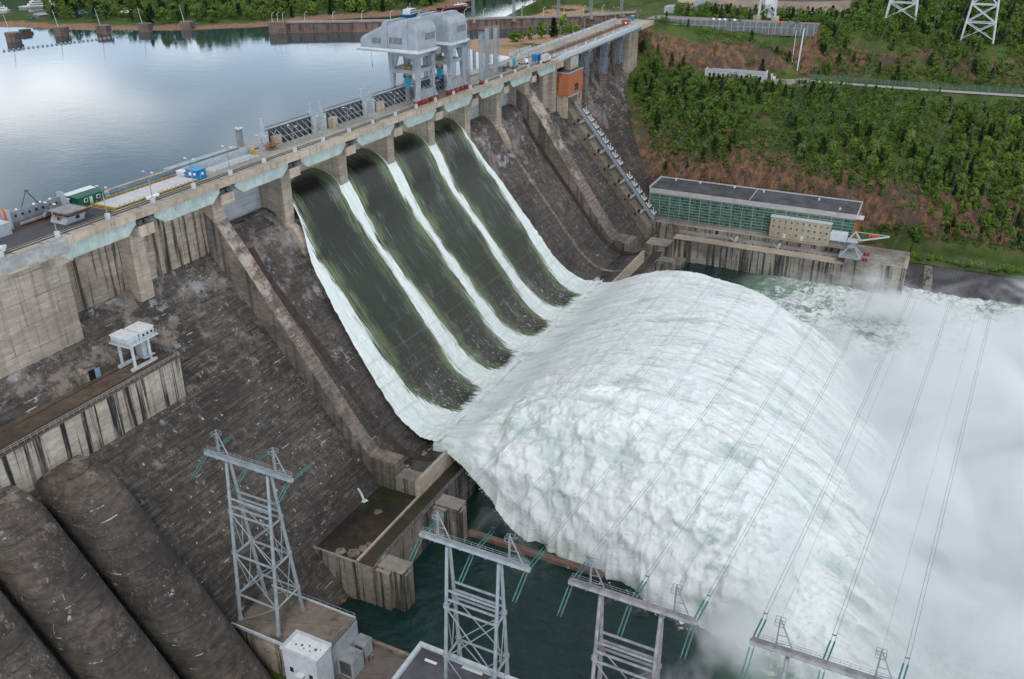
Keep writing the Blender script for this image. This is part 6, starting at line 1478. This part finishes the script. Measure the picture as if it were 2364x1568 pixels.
MB().box(-72.0,-66.4,-73.7,-63.9,-92,-80.3).build('wall', M['whitewall'], g); MB().box(-72.1,-66.3,-73.8,-63.8,-80.3,-80.1).build('roof', M['white'], g); MB().box(-72.3,-71.7,-74,-63.6,-80.3,-79.9).box(-66.7,-66.1,-74,-63.6,-80.3,-79.5).box(-72.2,-66.2,-64.3,-63.5,-80.3,-79.7).build('coping', M['lightgrey'], g)
for y in (-66.0,-71.6): MB().box(-72.1,-72.0,y-.6,y+.4,-86.6,-85.2).build('window', M['glass'], g)
MB().box(-73.2,-72.0,-69.9,-67.9,-86.2,-85.9).build('canopy', M['white'], g); MB().box(-72.12,-72.0,-69.7,-68.4,-90.5,-86.8).build('door', M['greysteel'], g)
for x, y, s in ((-69.6,-66.2,.30),(-69.2,-67.6,.4),(-69.8,-68.6,.25),(-68.6,-69.4,.3),(-69.9,-70.4,.22),(-69.0,-71.4,.45),(-68.5,-72.4,.2)):
    MB().add([(x-s,y-s*.6,-80.09),(x+s*.7,y-s*.9,-80.09),(x+s,y+s*.5,-80.09),(x-s*.2,y+s,-80.09)],[(0,1,2,3)]).build('stain', M['darkgrey'], g)
for x0, x1, y0, y1, z1, lb in ((-63.8,-59.4,-77.4,-73.0,-86.8,'grey open-fronted steel duct box against the toe block'),(-57.6,-54.2,-76.4,-73.0,-87.6,'smaller grey steel box at the water end of the toe block')):
    g = thing('duct_box', lb, 'steel box', ((x0+x1)/2,(y0+y1)/2,-92)); MB().box(x0,x1,y0,y1,-91.9,z1).build('casing', M['greysteel'], g); MB().box(x0-.05,x0,y0+.5,y1-.6,-91.4,z1-.5).build('opening', M['darkgrey'], g); MB().box(x0-.1,x1+.1,y0-.1,y1+.1,z1,z1+.12).build('lid', M['galvold'], g)
tag(MB().box(-150,-52.2,-300,-72.95,-99,-92.0).build('powerhouse_yard', concrete('yard_slab', (.17,.145,.125), (.11,.095,.085), .4, 0, 0, (6,200,.15), .2)), kind='structure')
tag(MB().box(-150,-69.85,-72.95,-44,-99,-92.6).build('lawn', paint('lawn_grass', (.045,.10,.015), .95, .3, .5)), kind='structure')
g = thing('yard_parapet', 'low brown parapet beam along the water edge of the powerhouse yard', 'parapet', (-52,-90,-92)); MB().box(-52.6,-51.6,-200,-73,-93,-91.0).build('beam', M['ridge'], g)
g = thing('flat_roof_building', 'flat dark bitumen roof with pale parapet, cut by the bottom frame edge', 'building', (-75,-110,-92))
MB().box(-95,-60.8,-150,-95.3,-92,-75.3).build('wall', M['whitewall'], g); MB().box(-95,-61.3,-150,-96,-75.3,-75.1).build('roof', M['roof'], g); MB().box(-95,-60.7,-96.1,-95.2,-75.3,-74.2).box(-61.5,-60.6,-150,-96.1,-75.3,-74.4).build('parapet', M['lightgrey'], g)
MB().box(-64.6,-63.9,-101.5,-98.5,-75.1,-75.0).build('roof_patch', M['white'], g); MB().box(-62.8,-62.0,-112,-107,-75.1,-74.95).build('roof_patch', M['white'], g)
m = MB()
for k in range(60): x, y = -42+random.random()*3.6, -52-random.random()*6; m.box(x,x+.3+random.random()*.7,y,y+.2+random.random()*.4,-94.9,-94.6+random.random()*.3)
tag(m.build('floating_debris', paint('orange_debris', (.45,.16,.05), .8, .6, 3)), 'patch of orange-brown floating rubbish trapped beside the apron', 'debris', kind='stuff')
# people
def person(x, y, z, rz, top, legs, hat, label, cat='person', h=1.75):
    g = thing('person', label, 'person', (x,y,z), None, rz)
    b = bmesh.new(); pts = {'pel':(0,0,.95,.15,.11),'wa':(0,0,1.12,.14,.10),'ch':(0,0,1.36,.18,.12),'nk':(0,0,1.50,.06,.06),'hd':(0,.01,1.64,.10,.115),
        'lk':(-.11,.05,.50,.07,.07),'lf':(-.12,-.02,.06,.05,.05),'lt':(-.12,.14,.04,.05,.035),'rk':(.11,.0,.50,.07,.07),'rf':(.13,-.08,.06,.05,.05),'rt':(.13,.08,.04,.05,.035),
        'ls':(-.22,0,1.42,.06,.06),'le':(-.27,.02,1.13,.045,.045),'lh':(-.24,.14,.90,.035,.035),'rs':(.22,0,1.42,.06,.06),'re':(.27,.02,1.13,.045,.045),'rh':(.24,.14,.90,.035,.035)}
    ed = [('pel','wa'),('wa','ch'),('ch','nk'),('nk','hd'),('pel','lk'),('lk','lf'),('lf','lt'),('pel','rk'),('rk','rf'),('rf','rt'),('ch','ls'),('ls','le'),('le','lh'),('ch','rs'),('rs','re'),('re','rh')]
    ks = list(pts); me = bpy.data.meshes.new('body'); me.from_pydata([pts[k][:3] for k in ks], [(ks.index(a), ks.index(c)) for a, c in ed], []); me.update(); me.materials.append(legs)
    o = bpy.data.objects.new('body', me); COL.objects.link(o); o.parent = g; sk = o.modifiers.new('skin','SKIN')
    for i, k in enumerate(ks): o.data.skin_vertices[0].data[i].radius = pts[k][3:5]
    o.data.skin_vertices[0].data[0].use_root = True; o.modifiers.new('sub','SUBSURF').levels = 1; o.modifiers['sub'].render_levels = 1
    m = MB().lathe((0,0,.98),[(.17,0),(.19,.2),(.215,.40),(.16,.50),(.07,.54)],10)
    for s in (-1,1): m.tube((s*.22,0,1.43),(s*.275,.02,1.13),.075,.065,n=8).tube((s*.275,.02,1.13),(s*.245,.12,.94),.06,.05,n=8)
    m.build('jacket', top, g, local=True, smooth=True); MB().lathe((0,.01,1.66),[(.125,0),(.125,.06),(.09,.12),(.03,.15)],10).build('helmet', hat, g, local=True, smooth=True)
    MB().box(-.05,.05,.10,.125,1.60,1.66).build('face', M['skin'], g, local=True)
    return g
person(-57.4,-77.4,-92,.3,M['red'],M['black'],M['red'],'person in red and black standing left of the pair on the yard'); person(-56.6,-78.0,-92,1.2,M['red'],M['red'],M['white'],'person in red overalls and white helmet, right of the pair on the yard')
person(74.5,1.4,6,2.0,M['red'],M['black'],M['darkgrey'],'lone person in red jacket walking on the crest between gates')
person(216,2.6,6,1.0,M['white'],M['darkgrey'],M['white'],'person in pale jacket beside the box truck'); person(217,2.2,6,2.6,M['darkgrey'],M['black'],M['darkgrey'],'person in dark clothes beside the box truck'); person(231,14,6,1.0,M['red'],M['darkgrey'],M['red'],'person in red near the upstream parapet of the yard')
for k, x in enumerate((318,324,345,352)): person(x,10.5+k*.4,dz(x)+.1,k*1.3,M['darkgrey'],M['black'],M['darkgrey'],'dark-clothed person walking on the far bridge section of the crest')['group'] = 'walkers on the bridge section'
g = thing('red_trolley', 'small dark red winch trolley on the rail right of the cranes', 'trolley', (158,2.6,6)); MB().box(157.2,159.2,2.0,3.2,6.5,7.4).build('body', M['red'], g)
for dx in (-.7,.7): MB().tube((158.2+dx,2.0,6.4),(158.2+dx,3.2,6.4),.38,n=10).build('wheel', M['dkred'], g)
# ================================================================ MIST over the tailwater
def mist(name, lo, hi, weight, cen, rad, nsc, label, seed, sharp=.25):
    t = NT(name+'_volume'); t.t.nodes.remove(t.b)
    v = t.n('ShaderNodeVolumePrincipled'); v.inputs['Color'].default_value = (.985,.995,1,1); v.inputs['Anisotropy'].default_value = 0.0
    tc = t.n('ShaderNodeTexCoord'); P = t.n('ShaderNodeVectorMath', operation='ADD'); t.l(tc.outputs['Object'], P.inputs[0]); P.inputs[1].default_value = (0,0,0)
    s1 = t.n('ShaderNodeVectorMath', operation='SUBTRACT'); t.l(P.outputs[0], s1.inputs[0]); s1.inputs[1].default_value = cen
    s2 = t.n('ShaderNodeVectorMath', operation='DIVIDE'); t.l(s1.outputs[0], s2.inputs[0]); s2.inputs[1].default_value = rad
    ln = t.n('ShaderNodeVectorMath', operation='LENGTH'); t.l(s2.outputs[0], ln.inputs[0])
    n = t.n('ShaderNodeTexNoise'); n.inputs['Scale'].default_value = nsc; n.inputs['Detail'].default_value = 6; n.inputs['Distortion'].default_value = .6; n.inputs['Roughness'].default_value = .6; t.l(t.vec((1,1,1.3), P.outputs[0], (seed,)*3), n.inputs['Vector'])
    d = t.math('SUBTRACT', 1.0, ln.outputs['Value']); d = t.math('ADD', d, t.math('MULTIPLY', t.math('SUBTRACT', n.outputs[0], .5), 2.8))
    d = t.step(d, 0.0, sharp); d = t.math('MULTIPLY', d, weight); t.l(d, v.inputs['Density']); t.l(v.outputs[0], t.out.inputs['Volume'])
    o = MB().box(lo[0],hi[0],lo[1],hi[1],lo[2],hi[2]).build(name, t.m); tag(o, label, 'mist', kind='stuff'); return o
mist('mist', (-58,-275,-94.9), (262,-118,-40), .11, (80,-229,-94), (152,90,45), .022, 'dense white mist boiling over the river where the jet lands', 3.3, .5)
mist('spray', (-26,-222,-94.9), (62,-74,-66), .15, (18,-152,-92), (29,74,18), .052, 'thin spray drifting off the near edge of the white water jet', 8.1, .9)
